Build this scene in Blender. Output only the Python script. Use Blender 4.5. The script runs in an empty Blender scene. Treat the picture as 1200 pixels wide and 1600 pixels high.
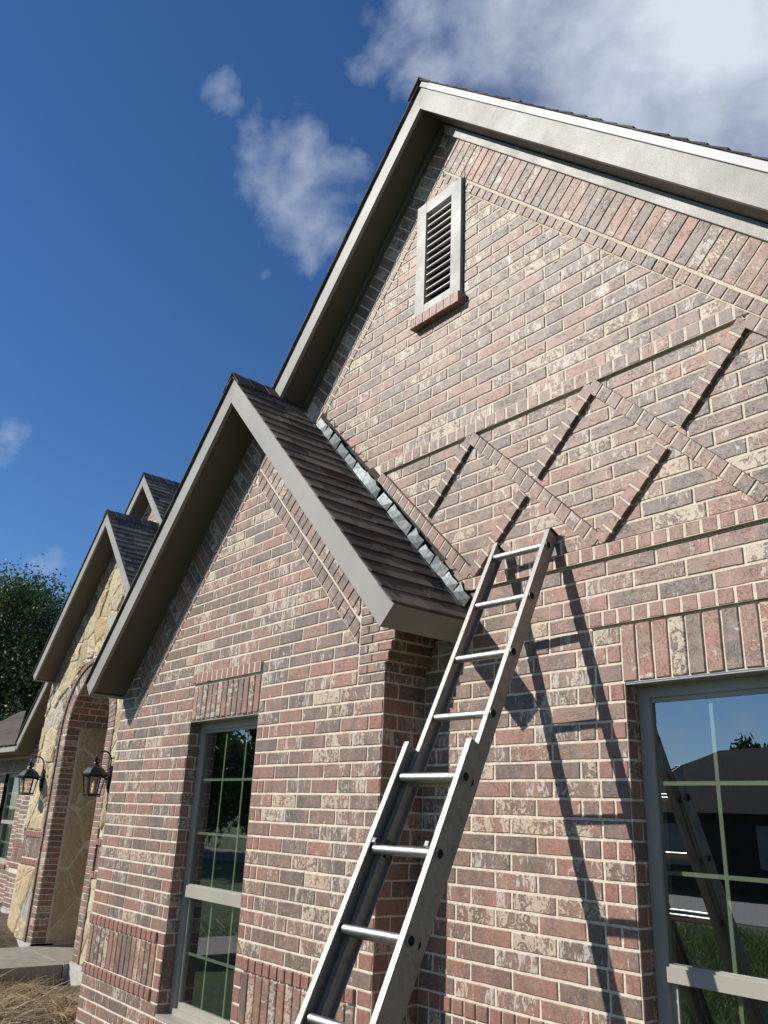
import bpy, math, random
import numpy as np
from mathutils import Matrix, Vector
random.seed(7); RS = np.random.RandomState(7)
S = bpy.context.scene
COL = S.collection
# ------------------------------------------------------------------ camera
RM = np.array([[0.6358034212766643, 0.7707124439728278, 0.04190868881651079],
               [0.24266519919510124, -0.25114092249333336, 0.9370388669360515],
               [-0.7327125020036783, 0.5856027371474866, 0.34670134648264855]])
FPX = 1304.1965
EYE = 1.6
cam = bpy.data.cameras.new('camera')
cam.sensor_fit = 'VERTICAL'; cam.sensor_height = 24.0; cam.lens = FPX / 1600 * 24.0
cam.clip_start = .05; cam.clip_end = 2000
co = bpy.data.objects.new('camera', cam); COL.objects.link(co)
m = Matrix.Identity(4)
for i in range(3):
    m[i][0] = RM[0][i]; m[i][1] = RM[1][i]; m[i][2] = -RM[2][i]
m[0][3], m[1][3], m[2][3] = 0, 0, EYE
co.matrix_world = m
S.camera = co
S.render.resolution_x = 768; S.render.resolution_y = 1024
# ------------------------------------------------------------------ light
SUN_T = Vector((0.68, 1.0, -0.80)).normalized()          # travel direction of the light
sun = bpy.data.lights.new('sun', 'SUN'); sun.energy = 4.4; sun.angle = math.radians(.5); sun.color = (1, .95, .87)
so = bpy.data.objects.new('sun', sun); COL.objects.link(so)
so.rotation_mode = 'QUATERNION'; so.rotation_quaternion = SUN_T.to_track_quat('-Z', 'Y')
so.location = (0, -10, 20)
S.view_settings.view_transform = 'Standard'; S.view_settings.look = 'None'
S.view_settings.exposure = 0.30; S.view_settings.gamma = 1
W = bpy.data.worlds.new('World'); S.world = W; W.use_nodes = True
nt = W.node_tree; nt.nodes.clear()
def N(t, nt_=None, **k):
    n = (nt_ or nt).nodes.new(t)
    for a, b in k.items(): setattr(n, a, b)
    return n
wo = N('ShaderNodeOutputWorld'); bg = N('ShaderNodeBackground'); sky = N('ShaderNodeTexSky', sky_type='NISHITA')
sd = -SUN_T
sky.sun_disc = False; sky.sun_elevation = math.asin(sd.z); sky.sun_rotation = math.atan2(sd.x, sd.y)
sky.air_density = 1.0; sky.dust_density = .1; sky.ozone_density = 4.0; sky.altitude = 100
bg.inputs[1].default_value = .064
L = nt.links.new
tc = N('ShaderNodeTexCoord')
def mth(op, a, b=None, c=None, nt_=None):
    n = N('ShaderNodeMath', nt_, operation=op)
    for i, v in enumerate((a, b, c)):
        if v is None: continue
        if isinstance(v, (int, float)): n.inputs[i].default_value = v
        else: (nt_ or nt).links.new(v, n.inputs[i])
    return n.outputs[0]
def vdot(vec, d):
    n = N('ShaderNodeVectorMath', operation='DOT_PRODUCT'); L(vec, n.inputs[0]); n.inputs[1].default_value = d
    return n.outputs['Value']
nv = N('ShaderNodeVectorMath', operation='NORMALIZE'); L(tc.outputs['Generated'], nv.inputs[0]); DIR = nv.outputs[0]
# wisps: stretched fractal noise, gathered round a few directions of the sky
wn = N('ShaderNodeTexNoise'); wn.inputs['Scale'].default_value = 3.3; wn.inputs['Detail'].default_value = 9; wn.inputs['Roughness'].default_value = .58; wn.inputs['Distortion'].default_value = .1
mp = N('ShaderNodeMapping'); mp.inputs['Scale'].default_value = (1.0, 1.15, 1.35); mp.inputs['Location'].default_value = (1.7, .3, 4.1)
L(DIR, mp.inputs[0]); L(mp.outputs[0], wn.inputs['Vector'])
wn2 = N('ShaderNodeTexNoise'); wn2.inputs['Scale'].default_value = 11; wn2.inputs['Detail'].default_value = 7; wn2.inputs['Roughness'].default_value = .55; wn2.inputs['Distortion'].default_value = .25
L(mp.outputs[0], wn2.inputs['Vector'])
nz = mth('ADD', mth('MULTIPLY', wn.outputs[0], .55), mth('MULTIPLY', wn2.outputs[0], .45))
wq = N('ShaderNodeTexNoise'); wq.inputs['Scale'].default_value = 4.5; wq.inputs['Detail'].default_value = 5; L(DIR, wq.inputs['Vector'])
wo1 = N('ShaderNodeVectorMath', operation='SUBTRACT'); L(wq.outputs['Color'], wo1.inputs[0]); wo1.inputs[1].default_value = (.5, .5, .5)
wo2 = N('ShaderNodeVectorMath', operation='SCALE'); L(wo1.outputs[0], wo2.inputs[0]); wo2.inputs['Scale'].default_value = .10
wo3 = N('ShaderNodeVectorMath', operation='ADD'); L(DIR, wo3.inputs[0]); L(wo2.outputs[0], wo3.inputs[1])
wo4 = N('ShaderNodeVectorMath', operation='NORMALIZE'); L(wo3.outputs[0], wo4.inputs[0]); DW = wo4.outputs[0]
blobs = [((-.290, .600, .745), .20, 1.25), ((-.22, .64, .74), .24, 1.15), ((-.36, .53, .765), .08, .45), ((-.645, .378, .665), .078, .82), ((-.665, .40, .63), .04, .5), ((-.640, .262, .724), .030, .66), ((-.622, .30, .725), .030, .52),
         ((-.722, .375, .585), .030, .62), ((-.520, .380, .768), .055, .60), ((-.47, .42, .775), .05, .5), ((-.908, .196, .370), .030, .72), ((-.931, .284, .230), .045, .5), ((-.60, .35, .72), .05, .42), ((-.513, -.849, .135), .030, .75), ((-.470, -.872, .120), .035, .80), ((-.44, -.89, .10), .05, .7), ((-.69, .43, .58), .03, .5)]
acc = None
for d, rad, amt in blobs:
    d = Vector(d).normalized()
    a = mth('ARCCOSINE', mth('MINIMUM', vdot(DW, d), .999999))
    g = mth('MAXIMUM', mth('SUBTRACT', 1.0, mth('DIVIDE', a, rad * 2.3)), 0.0)
    g = mth('MULTIPLY', g, amt)
    acc = g if acc is None else mth('MAXIMUM', acc, g)
back = mth('MULTIPLY', mth('MINIMUM', mth('MAXIMUM', mth('MULTIPLY', vdot(DIR, (0, -1, 0)), 3.0), 0.0), 1.0), .60)
acc = mth('MAXIMUM', acc, back)
nz2 = mth('MULTIPLY', mth('MULTIPLY', mth('SUBTRACT', nz, .5), 5.2), mth('SUBTRACT', 1.0, mth('MULTIPLY', mth('MINIMUM', acc, 1.0), .55)))
dens = mth('ADD', mth('MULTIPLY', acc, 1.45), mth('SUBTRACT', nz2, .62))
dens = mth('MULTIPLY', mth('MAXIMUM', dens, 0.0), mth('MINIMUM', mth('MULTIPLY', acc, 3.0), 1.0))
dens = mth('MULTIPLY', dens, .80)
dens = mth('MINIMUM', dens, .82)
ccol = N('ShaderNodeMix', data_type='RGBA')
ccol.inputs[6].default_value = (8.5, 9.4, 10.8, 1); ccol.inputs[7].default_value = (11.2, 11.9, 13.0, 1)
L(dens, ccol.inputs[0])
mx = N('ShaderNodeMix', data_type='RGBA'); L(dens, mx.inputs[0]); hs_ = N('ShaderNodeHueSaturation'); hs_.inputs['Saturation'].default_value = 1.12; L(sky.outputs[0], hs_.inputs['Color']); ti = N('ShaderNodeVectorMath', operation='MULTIPLY'); ti.inputs[1].default_value = (1.0, 1.19, 1.40); L(hs_.outputs[0], ti.inputs[0]); L(ti.outputs[0], mx.inputs[6]); L(ccol.outputs[2], mx.inputs[7])
L(mx.outputs[2], bg.inputs[0]); L(bg.outputs[0], wo.inputs[0])

# ------------------------------------------------------------------ object helpers
def tag(o, label=None, cat=None, group=None, kind=None):
    if label: o['label'] = label
    if cat: o['category'] = cat
    if group: o['group'] = group
    if kind: o['kind'] = kind
    return o
def empty(name, loc, label, cat, group=None):
    o = bpy.data.objects.new(name, None); COL.objects.link(o); o.location = loc
    o.empty_display_size = .2
    return tag(o, label, cat, group)
class MB:
    def __init__(s): s.v = []; s.f = []; s.m = []; s.c = []; s.uv = []
    def add(s, verts, faces, mi=0, col=(0, 0, 0, 0), uvs=None):
        b = len(s.v); s.v += [tuple(map(float, p)) for p in verts]
        for f in faces:
            s.f.append(tuple(b + i for i in f)); s.m.append(mi); s.c.append(col)
            s.uv.append([uvs[i] for i in f] if uvs is not None else None)
    def box(s, a, b, mi=0, col=(0, 0, 0, 0), uvs=None):
        x0, y0, z0 = a; x1, y1, z1 = b
        s.add([(x0, y0, z0), (x1, y0, z0), (x1, y1, z0), (x0, y1, z0), (x0, y0, z1), (x1, y0, z1), (x1, y1, z1), (x0, y1, z1)],
              [(0, 3, 2, 1), (4, 5, 6, 7), (0, 1, 5, 4), (1, 2, 6, 5), (2, 3, 7, 6), (3, 0, 4, 7)], mi, col)
    def prism(s, poly, y0, y1, mi=0, col=(0, 0, 0, 0)):     # poly in (x,z), extruded in y
        n = len(poly)
        a = sum(poly[i][0] * poly[(i + 1) % n][1] - poly[(i + 1) % n][0] * poly[i][1] for i in range(n))
        if a < 0: poly = poly[::-1]
        vs = [(x, y0, z) for x, z in poly] + [(x, y1, z) for x, z in poly]
        fs = [tuple(range(n)), tuple(range(2 * n - 1, n - 1, -1))] + [((i + 1) % n, i, n + i, n + (i + 1) % n) for i in range(n)]
        s.add(vs, fs, mi, col)
    def tube(s, pts, r, seg=12, mi=0, cap=True, rs=None):
        pts = [Vector(p) for p in pts]; n = len(pts); vs = []; prev = None
        for i, p in enumerate(pts):
            t = (pts[min(i + 1, n - 1)] - pts[max(i - 1, 0)]).normalized()
            if prev is None:
                u = t.orthogonal().normalized()
            else: u = (prev - t * prev.dot(t)).normalized()
            prev = u; w = t.cross(u); rr = rs[i] if rs else r
            for k in range(seg):
                a = 2 * math.pi * k / seg; vs.append(p + (u * math.cos(a) + w * math.sin(a)) * rr)
        fs = [(i * seg + k, i * seg + (k + 1) % seg, (i + 1) * seg + (k + 1) % seg, (i + 1) * seg + k) for i in range(n - 1) for k in range(seg)]
        if cap: fs += [tuple(range(seg - 1, -1, -1)), tuple((n - 1) * seg + k for k in range(seg))]
        s.add(vs, fs, mi)
    def build(s, name, mats, parent=None, smooth=False):
        me = bpy.data.meshes.new(name); me.from_pydata(s.v, [], s.f); 
        if not isinstance(mats, (list, tuple)): mats = [mats]
        for q in mats: me.materials.append(q)
        if len(s.f):
            me.polygons.foreach_set('material_index', s.m)
            if any(c != (0, 0, 0, 0) for c in s.c):
                at = me.attributes.new('brk', 'FLOAT_COLOR', 'CORNER')
                arr = np.concatenate([np.tile(np.array(c, dtype=np.float32), (len(f), 1)) for c, f in zip(s.c, s.f)]).ravel()
                at.data.foreach_set('color', arr)
            if any(u is not None for u in s.uv):
                uvl = me.uv_layers.new(name='UVMap')
                arr = []
                for u, f in zip(s.uv, s.f):
                    arr += ([c for p in u for c in p] if u is not None else [0.0] * (2 * len(f)))
                uvl.data.foreach_set('uv', arr)
            if smooth: me.polygons.foreach_set('use_smooth', [True] * len(s.f))
        me.update()
        o = bpy.data.objects.new(name, me); COL.objects.link(o)
        if parent is not None:
            o.parent = parent
            root = parent
            while root.parent is not None: root = root.parent
            if root.type == 'EMPTY' and parent is root:      # geometry is written in world coordinates
                o.location = -root.location
                if tuple(root.rotation_euler) != (0, 0, 0): pass
        return o
# ------------------------------------------------------------------ materials
def mat(name):
    q = bpy.data.materials.new(name); q.use_nodes = True; t = q.node_tree; t.nodes.clear()
    o = t.nodes.new('ShaderNodeOutputMaterial'); b = t.nodes.new('ShaderNodeBsdfPrincipled'); t.links.new(b.outputs[0], o.inputs[0])
    return q, t, b, o
class G:                                                     # tiny node graph helper
    def __init__(s, t): s.t = t
    def n(s, typ, **k):
        x = s.t.nodes.new(typ)
        for a, b in k.items(): setattr(x, a, b)
        return x
    def l(s, a, b): s.t.links.new(a, b)
    def m(s, op, a, b=None, c=None): return mth(op, a, b, c, s.t)
    def noise(s, vec, sc, det=4, rough=.55, dist=0, out=0):
        x = s.n('ShaderNodeTexNoise'); x.inputs['Scale'].default_value = sc; x.inputs['Detail'].default_value = det
        x.inputs['Roughness'].default_value = rough; x.inputs['Distortion'].default_value = dist
        if vec is not None: s.l(vec, x.inputs['Vector'])
        return x.outputs[out]
    def map(s, vec, sc=(1, 1, 1), rot=(0, 0, 0), loc=(0, 0, 0)):
        x = s.n('ShaderNodeMapping'); x.inputs['Scale'].default_value = sc; x.inputs['Rotation'].default_value = rot; x.inputs['Location'].default_value = loc
        s.l(vec, x.inputs[0]); return x.outputs[0]
    def mix(s, f, a, b):
        x = s.n('ShaderNodeMix', data_type='RGBA')
        for i, v in ((0, f), (6, a), (7, b)):
            if isinstance(v, (int, float)): x.inputs[i].default_value = v
            elif isinstance(v, tuple): x.inputs[i].default_value = (*v, 1) if len(v) == 3 else v
            else: s.l(v, x.inputs[i])
        return x.outputs[2]
    def ramp(s, f, st, interp='LINEAR'):
        x = s.n('ShaderNodeValToRGB'); x.color_ramp.interpolation = interp
        e = x.color_ramp.elements
        while len(e) < len(st): e.new(.5)
        for q, (p, c) in zip(e, st): q.position = p; q.color = (*c, 1) if len(c) == 3 else c
        s.l(f, x.inputs[0]); return x.outputs[0]
    def step(s, v, lo, hi):
        x = s.n('ShaderNodeMapRange'); x.interpolation_type = 'SMOOTHSTEP'
        for i, q in ((1, lo), (2, hi)):
            if isinstance(q, (int, float)): x.inputs[i].default_value = q
            else: s.l(q, x.inputs[i])
        s.l(v, x.inputs[0]); return x.outputs[0]
    def bump(s, h, st, d=.01, nrm=None):
        x = s.n('ShaderNodeBump'); x.inputs['Strength'].default_value = st; x.inputs['Distance'].default_value = d
        s.l(h, x.inputs['Height'])
        if nrm is not None: s.l(nrm, x.inputs['Normal'])
        return x.outputs[0]
def m_brick():
    q, t, b, o = mat('clay_brick'); g = G(t)
    at = g.n('ShaderNodeAttribute', attribute_name='brk'); sp = g.n('ShaderNodeSeparateColor'); g.l(at.outputs['Color'], sp.inputs[0])
    tone, cream, white, red = sp.outputs[0], sp.outputs[1], sp.outputs[2], at.outputs['Alpha']
    uv = g.n('ShaderNodeUVMap', uv_map='UVMap').outputs[0]
    big = g.noise(g.map(uv, (9, 4, 1)), 1.0, 4, .6, .5)
    fine = g.noise(uv, 180, 5, .6, .3)
    grime = g.noise(uv, 42, 6, .7, 1.2)
    # burnt-brown to red drift along each brick, in slabs a few centimetres wide
    slab = g.noise(g.map(uv, (11, 1.2, 1), loc=(4, 9, 0)), 1.0, 2, .5)
    tn = g.m('ADD', tone, g.m('MULTIPLY', g.m('SUBTRACT', slab, .5), 1.7))
    body = g.ramp(tn, [(0, (.116, .081, .064)), (.28, (.170, .108, .081)), (.55, (.230, .127, .090)), (.8, (.270, .134, .091)), (1, (.300, .128, .085))])
    body = g.mix(g.m('MULTIPLY', g.step(big, .50, .68), .45), body, (.095, .075, .068))
    body = g.mix(g.m('MULTIPLY', g.step(grime, .52, .70), .42), body, (.37, .245, .175))
    body = g.mix(g.m('MULTIPLY', g.step(grime, .46, .34), .45), body, (.100, .062, .050))
    # cream engobe in torn patches outlined in dark red
    cn = g.noise(g.map(uv, (30, 24, 1), loc=(1, 3, 0)), 1.0, 5, .6, 1.7)
    cn = g.m('ADD', cn, g.m('MULTIPLY', g.m('SUBTRACT', g.noise(g.map(uv, (13, 3, 1)), 1.0, 2), .5), .55))
    cth = g.m('SUBTRACT', .78, g.m('MULTIPLY', cream, .36))
    cm = g.step(cn, cth, g.m('ADD', cth, .035))
    rim = g.m('SUBTRACT', g.step(cn, g.m('SUBTRACT', cth, .045), g.m('SUBTRACT', cth, .01)), cm)
    body = g.mix(g.m('MULTIPLY', g.m('MAXIMUM', rim, 0.0), .5), body, (.175, .070, .045))
    cc = g.mix(g.step(fine, .3, .7), (.59, .492, .355), (.44, .355, .265))
    body = g.mix(g.m('MULTIPLY', cm, .80), body, cc)
    # lime streaks and specks
    wn_ = g.noise(g.map(uv, (55, 20, 1), loc=(3, 5, 0)), 1.0, 5, .65, 1.0)
    wn_ = g.m('ADD', wn_, g.m('MULTIPLY', g.m('SUBTRACT', g.noise(g.map(uv, (16, 2, 1), loc=(8, 2, 0)), 1.0, 2), .5), .7))
    wth = g.m('SUBTRACT', .80, g.m('MULTIPLY', white, .30))
    wm = g.step(wn_, wth, g.m('ADD', wth, .07))
    body = g.mix(g.m('MULTIPLY', wm, .66), body, (.58, .53, .465))
    # rolled creases: thin contour lines of a swirled noise
    cr = g.noise(g.map(uv, (15, 24, 1), loc=(7, 1, 0)), 1.0, 3, .5, 1.9)
    crl = g.m('SUBTRACT', 1.0, g.step(g.m('ABSOLUTE', g.m('SUBTRACT', cr, .5)), .004, .018))
    crm = g.m('MULTIPLY', crl, g.step(g.noise(g.map(uv, (9, 9, 1), loc=(2, 8, 0)), 1.0, 2), .40, .54))
    body = g.mix(g.m('MULTIPLY', red, .72), body, g.mix(g.step(grime, .35, .75), (.215, .085, .062), (.295, .140, .105)))
    body = g.mix(g.m('MULTIPLY', crm, .42), body, (.100, .055, .043))
    # dust and mortar smears that grow towards weathered zones of the wall
    pw = g.n('ShaderNodeTexCoord').outputs['Object']
    zone = g.step(g.noise(pw, 1.3, 4, .6), .35, .70)
    body = g.mix(g.m('MULTIPLY', g.m('MULTIPLY', g.step(g.noise(uv, 30, 6, .75), .45, .72), g.m('ADD', .25, g.m('MULTIPLY', zone, .75))), .36), body, (.52, .435, .35))
    g.l(body, b.inputs['Base Color']); b.inputs['Roughness'].default_value = .56; b.inputs['Specular IOR Level'].default_value = .75
    h = g.m('ADD', g.m('ADD', g.m('MULTIPLY', fine, .35), g.m('MULTIPLY', grime, .5)), g.m('ADD', g.m('MULTIPLY', crm, -.45), g.m('MULTIPLY', cm, .35)))
    g.l(g.bump(h, .75, .0035), b.inputs['Normal'])
    return q
def m_mortar():
    q, t, b, o = mat('mortar'); g = G(t)
    p = g.n('ShaderNodeTexCoord').outputs['Object']
    c = g.mix(g.step(g.noise(p, 60, 5, .65), .35, .7), (.60, .515, .405), (.77, .68, .55))
    c = g.mix(g.m('MULTIPLY', g.step(g.noise(p, 2.2, 5, .6), .5, .75), .35), c, (.40, .34, .28))
    g.l(c, b.inputs['Base Color']); b.inputs['Roughness'].default_value = .95
    h = g.m('ADD', g.noise(p, 170, 4, .7), g.m('MULTIPLY', g.noise(p, 45, 4, .6), .8))
    g.l(g.bump(h, .8, .004), b.inputs['Normal']); return q
def m_paint(name, c, rough=.42, grain=1, spec=.5):
    q, t, b, o = mat(name); g = G(t)
    p = g.n('ShaderNodeTexCoord').outputs['Object']
    r = g.map(p, (1, 1, 1), rot=(0, math.radians(45), 0))
    n1 = g.noise(g.map(p, (9, 60, 9)), 1.0, 5, .65); big = g.noise(p, 1.7, 4, .6); sc = g.noise(p, 55, 5, .7, 1)
    col = g.mix(g.step(big, .35, .7), tuple(x * .93 for x in c), tuple(min(1, x * 1.07) for x in c))
    col = g.mix(g.m('MULTIPLY', g.step(sc, .62, .75), .22), col, tuple(x * .6 for x in c))
    g.l(col, b.inputs['Base Color'])
    b.inputs['Specular IOR Level'].default_value = spec
    g.l(g.ramp(g.noise(p, 3.5, 5, .65), [(.3, (rough * .8,) * 3), (.75, (min(1, rough * 1.35),) * 3)]), b.inputs['Roughness'])
    g.l(g.bump(g.m('ADD', n1, g.m('MULTIPLY', g.noise(g.map(p, (150, 150, 150)), 1, 3), .4)), .35 * grain, .003), b.inputs['Normal'])
    return q
def m_shingle():
    q, t, b, o = mat('asphalt_shingle'); g = G(t)
    at = g.n('ShaderNodeAttribute', attribute_name='brk'); sp = g.n('ShaderNodeSeparateColor'); g.l(at.outputs['Color'], sp.inputs[0])
    p = g.n('ShaderNodeTexCoord').outputs['Object']
    c = g.ramp(sp.outputs[0], [(0, (.070, .060, .052)), (.5, (.122, .104, .090)), (1, (.20, .168, .142))])
    c = g.mix(g.m('MULTIPLY', g.step(g.noise(p, 260, 3, .7), .5, .72), .6), c, (.20, .165, .135))
    c = g.mix(g.m('MULTIPLY', g.step(g.noise(p, 6, 5, .65), .45, .7), .4), c, (.05, .04, .034))
    g.l(c, b.inputs['Base Color']); b.inputs['Roughness'].default_value = .93; b.inputs['Specular IOR Level'].default_value = .25
    g.l(g.bump(g.m('ADD', g.noise(p, 300, 4, .7), g.m('MULTIPLY', g.noise(p, 60, 4, .7), .8)), 1.0, .006), b.inputs['Normal']); return q
def m_metal(name, c, rough, scale=1.0, stain=.5, grain=(8, 8, 8), metallic=1.0):
    q, t, b, o = mat(name); g = G(t)
    p = g.n('ShaderNodeTexCoord').outputs['Object']
    big = g.noise(p, 14 * scale, 6, .7, .8)
    col = g.mix(g.m('MULTIPLY', g.step(big, .48, .66), stain), c, tuple(x * .45 for x in c))
    col = g.mix(g.m('MULTIPLY', g.step(g.noise(p, 70 * scale, 5, .7), .62, .7), stain), col, (.10, .095, .09))
    g.l(col, b.inputs['Base Color']); b.inputs['Metallic'].default_value = metallic
    st = g.noise(g.map(p, grain), 10, 4, .6)
    g.l(g.ramp(g.m('MULTIPLY', g.m('ADD', big, st), .5), [(.3, (rough * .7,) * 3), (.7, (min(1, rough * 1.5),) * 3)]), b.inputs['Roughness'])
    g.l(g.bump(st, .12, .002), b.inputs['Normal'])
    return q
def m_plain(name, c, rough=.8, bump=0, sc=30, var=.25, metallic=0):
    q, t, b, o = mat(name); g = G(t); p = g.n('ShaderNodeTexCoord').outputs['Object']
    n = g.noise(p, sc, 5, .65)
    g.l(g.mix(g.step(n, .3, .7), tuple(x * (1 - var) for x in c), tuple(min(1, x * (1 + var)) for x in c)), b.inputs['Base Color'])
    b.inputs['Roughness'].default_value = rough; b.inputs['Metallic'].default_value = metallic
    if bump: g.l(g.bump(g.noise(p, sc * 3, 5, .7), bump, .01), b.inputs['Normal'])
    return q
def m_glass(name, refl=.3, tint=(.80, .86, .82)):
    q, t, b, o = mat(name); t.nodes.remove(b); g = G(t)
    tr = g.n('ShaderNodeBsdfTransparent'); tr.inputs[0].default_value = (*tint, 1)
    gl = g.n('ShaderNodeBsdfGlossy'); gl.inputs['Roughness'].default_value = 0.0; gl.inputs[0].default_value = (.93, .96, 1, 1)
    ge = g.n('ShaderNodeNewGeometry'); dt = g.n('ShaderNodeVectorMath', operation='DOT_PRODUCT'); g.l(ge.outputs['Incoming'], dt.inputs[0]); g.l(ge.outputs['Normal'], dt.inputs[1])
    sch = g.m('ADD', refl, g.m('MULTIPLY', g.m('POWER', g.m('SUBTRACT', 1.0, g.m('ABSOLUTE', dt.outputs['Value'])), 5.0), 1.0 - refl))
    frf = g.m('MULTIPLY', sch, g.m('SUBTRACT', 1.0, ge.outputs['Backfacing']))
    p = g.n('ShaderNodeTexCoord').outputs['Object']
    nb = g.bump(g.noise(p, 1.6, 2, .5), .03, .02); g.l(nb, gl.inputs['Normal'])
    ms = g.n('ShaderNodeMixShader'); g.l(frf, ms.inputs[0]); g.l(tr.outputs[0], ms.inputs[1]); g.l(gl.outputs[0], ms.inputs[2]); g.l(ms.outputs[0], o.inputs[0])
    return q
def m_stone():
    q, t, b, o = mat('field_stone'); g = G(t)
    at = g.n('ShaderNodeAttribute', attribute_name='brk'); sp = g.n('ShaderNodeSeparateColor'); g.l(at.outputs['Color'], sp.inputs[0])
    p = g.n('ShaderNodeTexCoord').outputs['Object']
    c = g.ramp(sp.outputs[0], [(0, (.42, .34, .20)), (.35, (.55, .46, .29)), (.62, (.60, .52, .36)), (.74, (.48, .33, .16)), (.84, (.52, .45, .30)), (.95, (.44, .42, .34)), (1, (.38, .39, .36))])
    c = g.mix(g.m('MULTIPLY', g.step(g.noise(p, 5, 5, .65, .8), .5, .72), .55), c, (.40, .25, .11))
    c = g.mix(g.m('MULTIPLY', g.step(g.noise(p, 16, 5, .7), .5, .7), .4), c, (.66, .60, .47))
    c = g.mix(g.m('MULTIPLY', g.step(g.noise(g.map(p, (1, 1, .35), loc=(4, 0, 0)), 22, 3, .6, 1.5), .60, .68), .5), c, (.20, .15, .09))
    g.l(c, b.inputs['Base Color']); b.inputs['Roughness'].default_value = .9
    h = g.m('ADD', g.noise(g.map(p, (1, 1, .5)), 9, 6, .7, 1), g.m('MULTIPLY', g.noise(p, 45, 4, .7), .35))
    g.l(g.bump(h, 1.0, .035), b.inputs['Normal']); return q
def m_leaf(name, a, c):
    q, t, b, o = mat(name); g = G(t)
    oi = g.n('ShaderNodeAttribute', attribute_name='brk'); sp = g.n('ShaderNodeSeparateColor'); g.l(oi.outputs['Color'], sp.inputs[0])
    g.l(g.mix(sp.outputs[0], a, c), b.inputs['Base Color']); b.inputs['Roughness'].default_value = .55
    b.inputs['Transmission Weight'].default_value = 0
    tr = g.n('ShaderNodeBsdfTranslucent'); tr.inputs[0].default_value = (*tuple(min(1, x * 1.6) for x in c), 1)
    ms = g.n('ShaderNodeMixShader'); ms.inputs[0].default_value = .25; g.l(b.outputs[0], ms.inputs[1]); g.l(tr.outputs[0], ms.inputs[2]); g.l(ms.outputs[0], o.inputs[0])
    return q
M = dict(brick=m_brick(), mortar=m_mortar(), paint=m_paint('taupe_trim_paint', (.300, .288, .262), .44, 1.2, .30), shingle=m_shingle(),
         soffit=m_paint('shaded_trim_paint', (.13, .115, .09), .6, .6, .3), vent=m_paint('vent_paint', (.315, .308, .29), .46, 2.5, .36),  # soffit: trim paint darkened, shade under the overhangs put into its colour
         drip=m_paint('drip_edge_paint', (.46, .455, .45), .3, .2, .4),
         winframe=m_plain('clay_vinyl', (.34, .315, .27), .45, 0, 5, .05), muntin=m_plain('grille_bar', (.36, .365, .26), .5, 0, 5, .05),
         glass=m_glass('window_glass', .30), dark=m_plain('dark_fill', (.03, .03, .028), .9), slat=m_paint('louvre_paint', (.46, .44, .40), .5),
         galv=m_metal('galvanised_flashing', (.12, .135, .145), .46, 2.4, 1.0), alu=m_metal('worn_aluminium', (.33, .32, .30), .46, 1.6, .4, (30, 3, 3), .62),
         alurung=m_metal('rung_aluminium', (.55, .54, .52), .40, 2.2, .5, (3, 30, 30)), hole=m_plain('rung_hole', (.012, .012, .012), .9),
         iron=m_metal('black_iron', (.022, .022, .024), .45, 1, .3, metallic=.5), stone=m_stone(), conc=m_plain('concrete', (.27, .245, .20), .9, .5, 7, .16),
         found=m_plain('foundation_concrete', (.42, .41, .385), .9, .5, 9, .15), wall_in=m_plain('interior_paint', (.10, .10, .09), .9),
         rubber=m_plain('rubber', (.02, .02, .02), .7), bark=m_plain('bark', (.09, .07, .05), .9, .8, 12, .3),
         leaf=m_leaf('leaf', (.012, .028, .008), (.045, .09, .02)), grassm=m_leaf('grass_blade', (.05, .11, .02), (.14, .20, .05)),
         strawm=m_leaf('dry_straw', (.13, .085, .04), (.50, .40, .25)))
# ------------------------------------------------------------------ 2D clipping
def clip(poly, a, b, c):                                     # keep a*x+b*y+c >= 0
    out = []; n = len(poly)
    for i in range(n):
        p, q = poly[i], poly[(i + 1) % n]; dp = a * p[0] + b * p[1] + c; dq = a * q[0] + b * q[1] + c
        if dp >= 0: out.append(p)
        if (dp > 0 > dq) or (dp < 0 < dq):
            t = dp / (dp - dq); out.append((p[0] + t * (q[0] - p[0]), p[1] + t * (q[1] - p[1])))
    return out
def clips(poly, hs):
    for h in hs:
        poly = clip(poly, *h)
        if len(poly) < 3: return []
    return poly
def inside(poly):                                            # half-planes of a convex CCW polygon
    o = []; n = len(poly)
    for i in range(n):
        (x0, y0), (x1, y1) = poly[i], poly[(i + 1) % n]; o.append((-(y1 - y0), (x1 - x0), (y1 - y0) * x0 - (x1 - x0) * y0))
    return o
def sub(polys, hole):
    hs = inside(hole); out = []
    for P in polys:
        if len(clips(P, hs)) < 3: out.append(P); continue
        rem = P
        for (a, b, c) in hs:
            piece = clip(rem, -a, -b, -c)
            if len(piece) >= 3 and abs(area(piece)) > 1e-5: out.append(piece)
            rem = clip(rem, a, b, c)
            if len(rem) < 3: break
    return out
def area(p): return .5 * sum(p[i][0] * p[(i + 1) % len(p)][1] - p[(i + 1) % len(p)][0] * p[i][1] for i in range(len(p)))
def rect(x0, z0, x1, z1): return [(x0, z0), (x1, z0), (x1, z1), (x0, z1)]
class Frame:                                                 # wall plane: origin o, axes s,t (3D), outward normal n
    def __init__(f, o, s, t, n): f.o, f.s, f.t, f.n = map(Vector, (o, s, t, n))
    def p(f, a, b, h): return f.o + f.s * a + f.t * b + f.n * h
def FR(y): return Frame((0, y, 0), (1, 0, 0), (0, 0, 1), (0, -1, 0))
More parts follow.
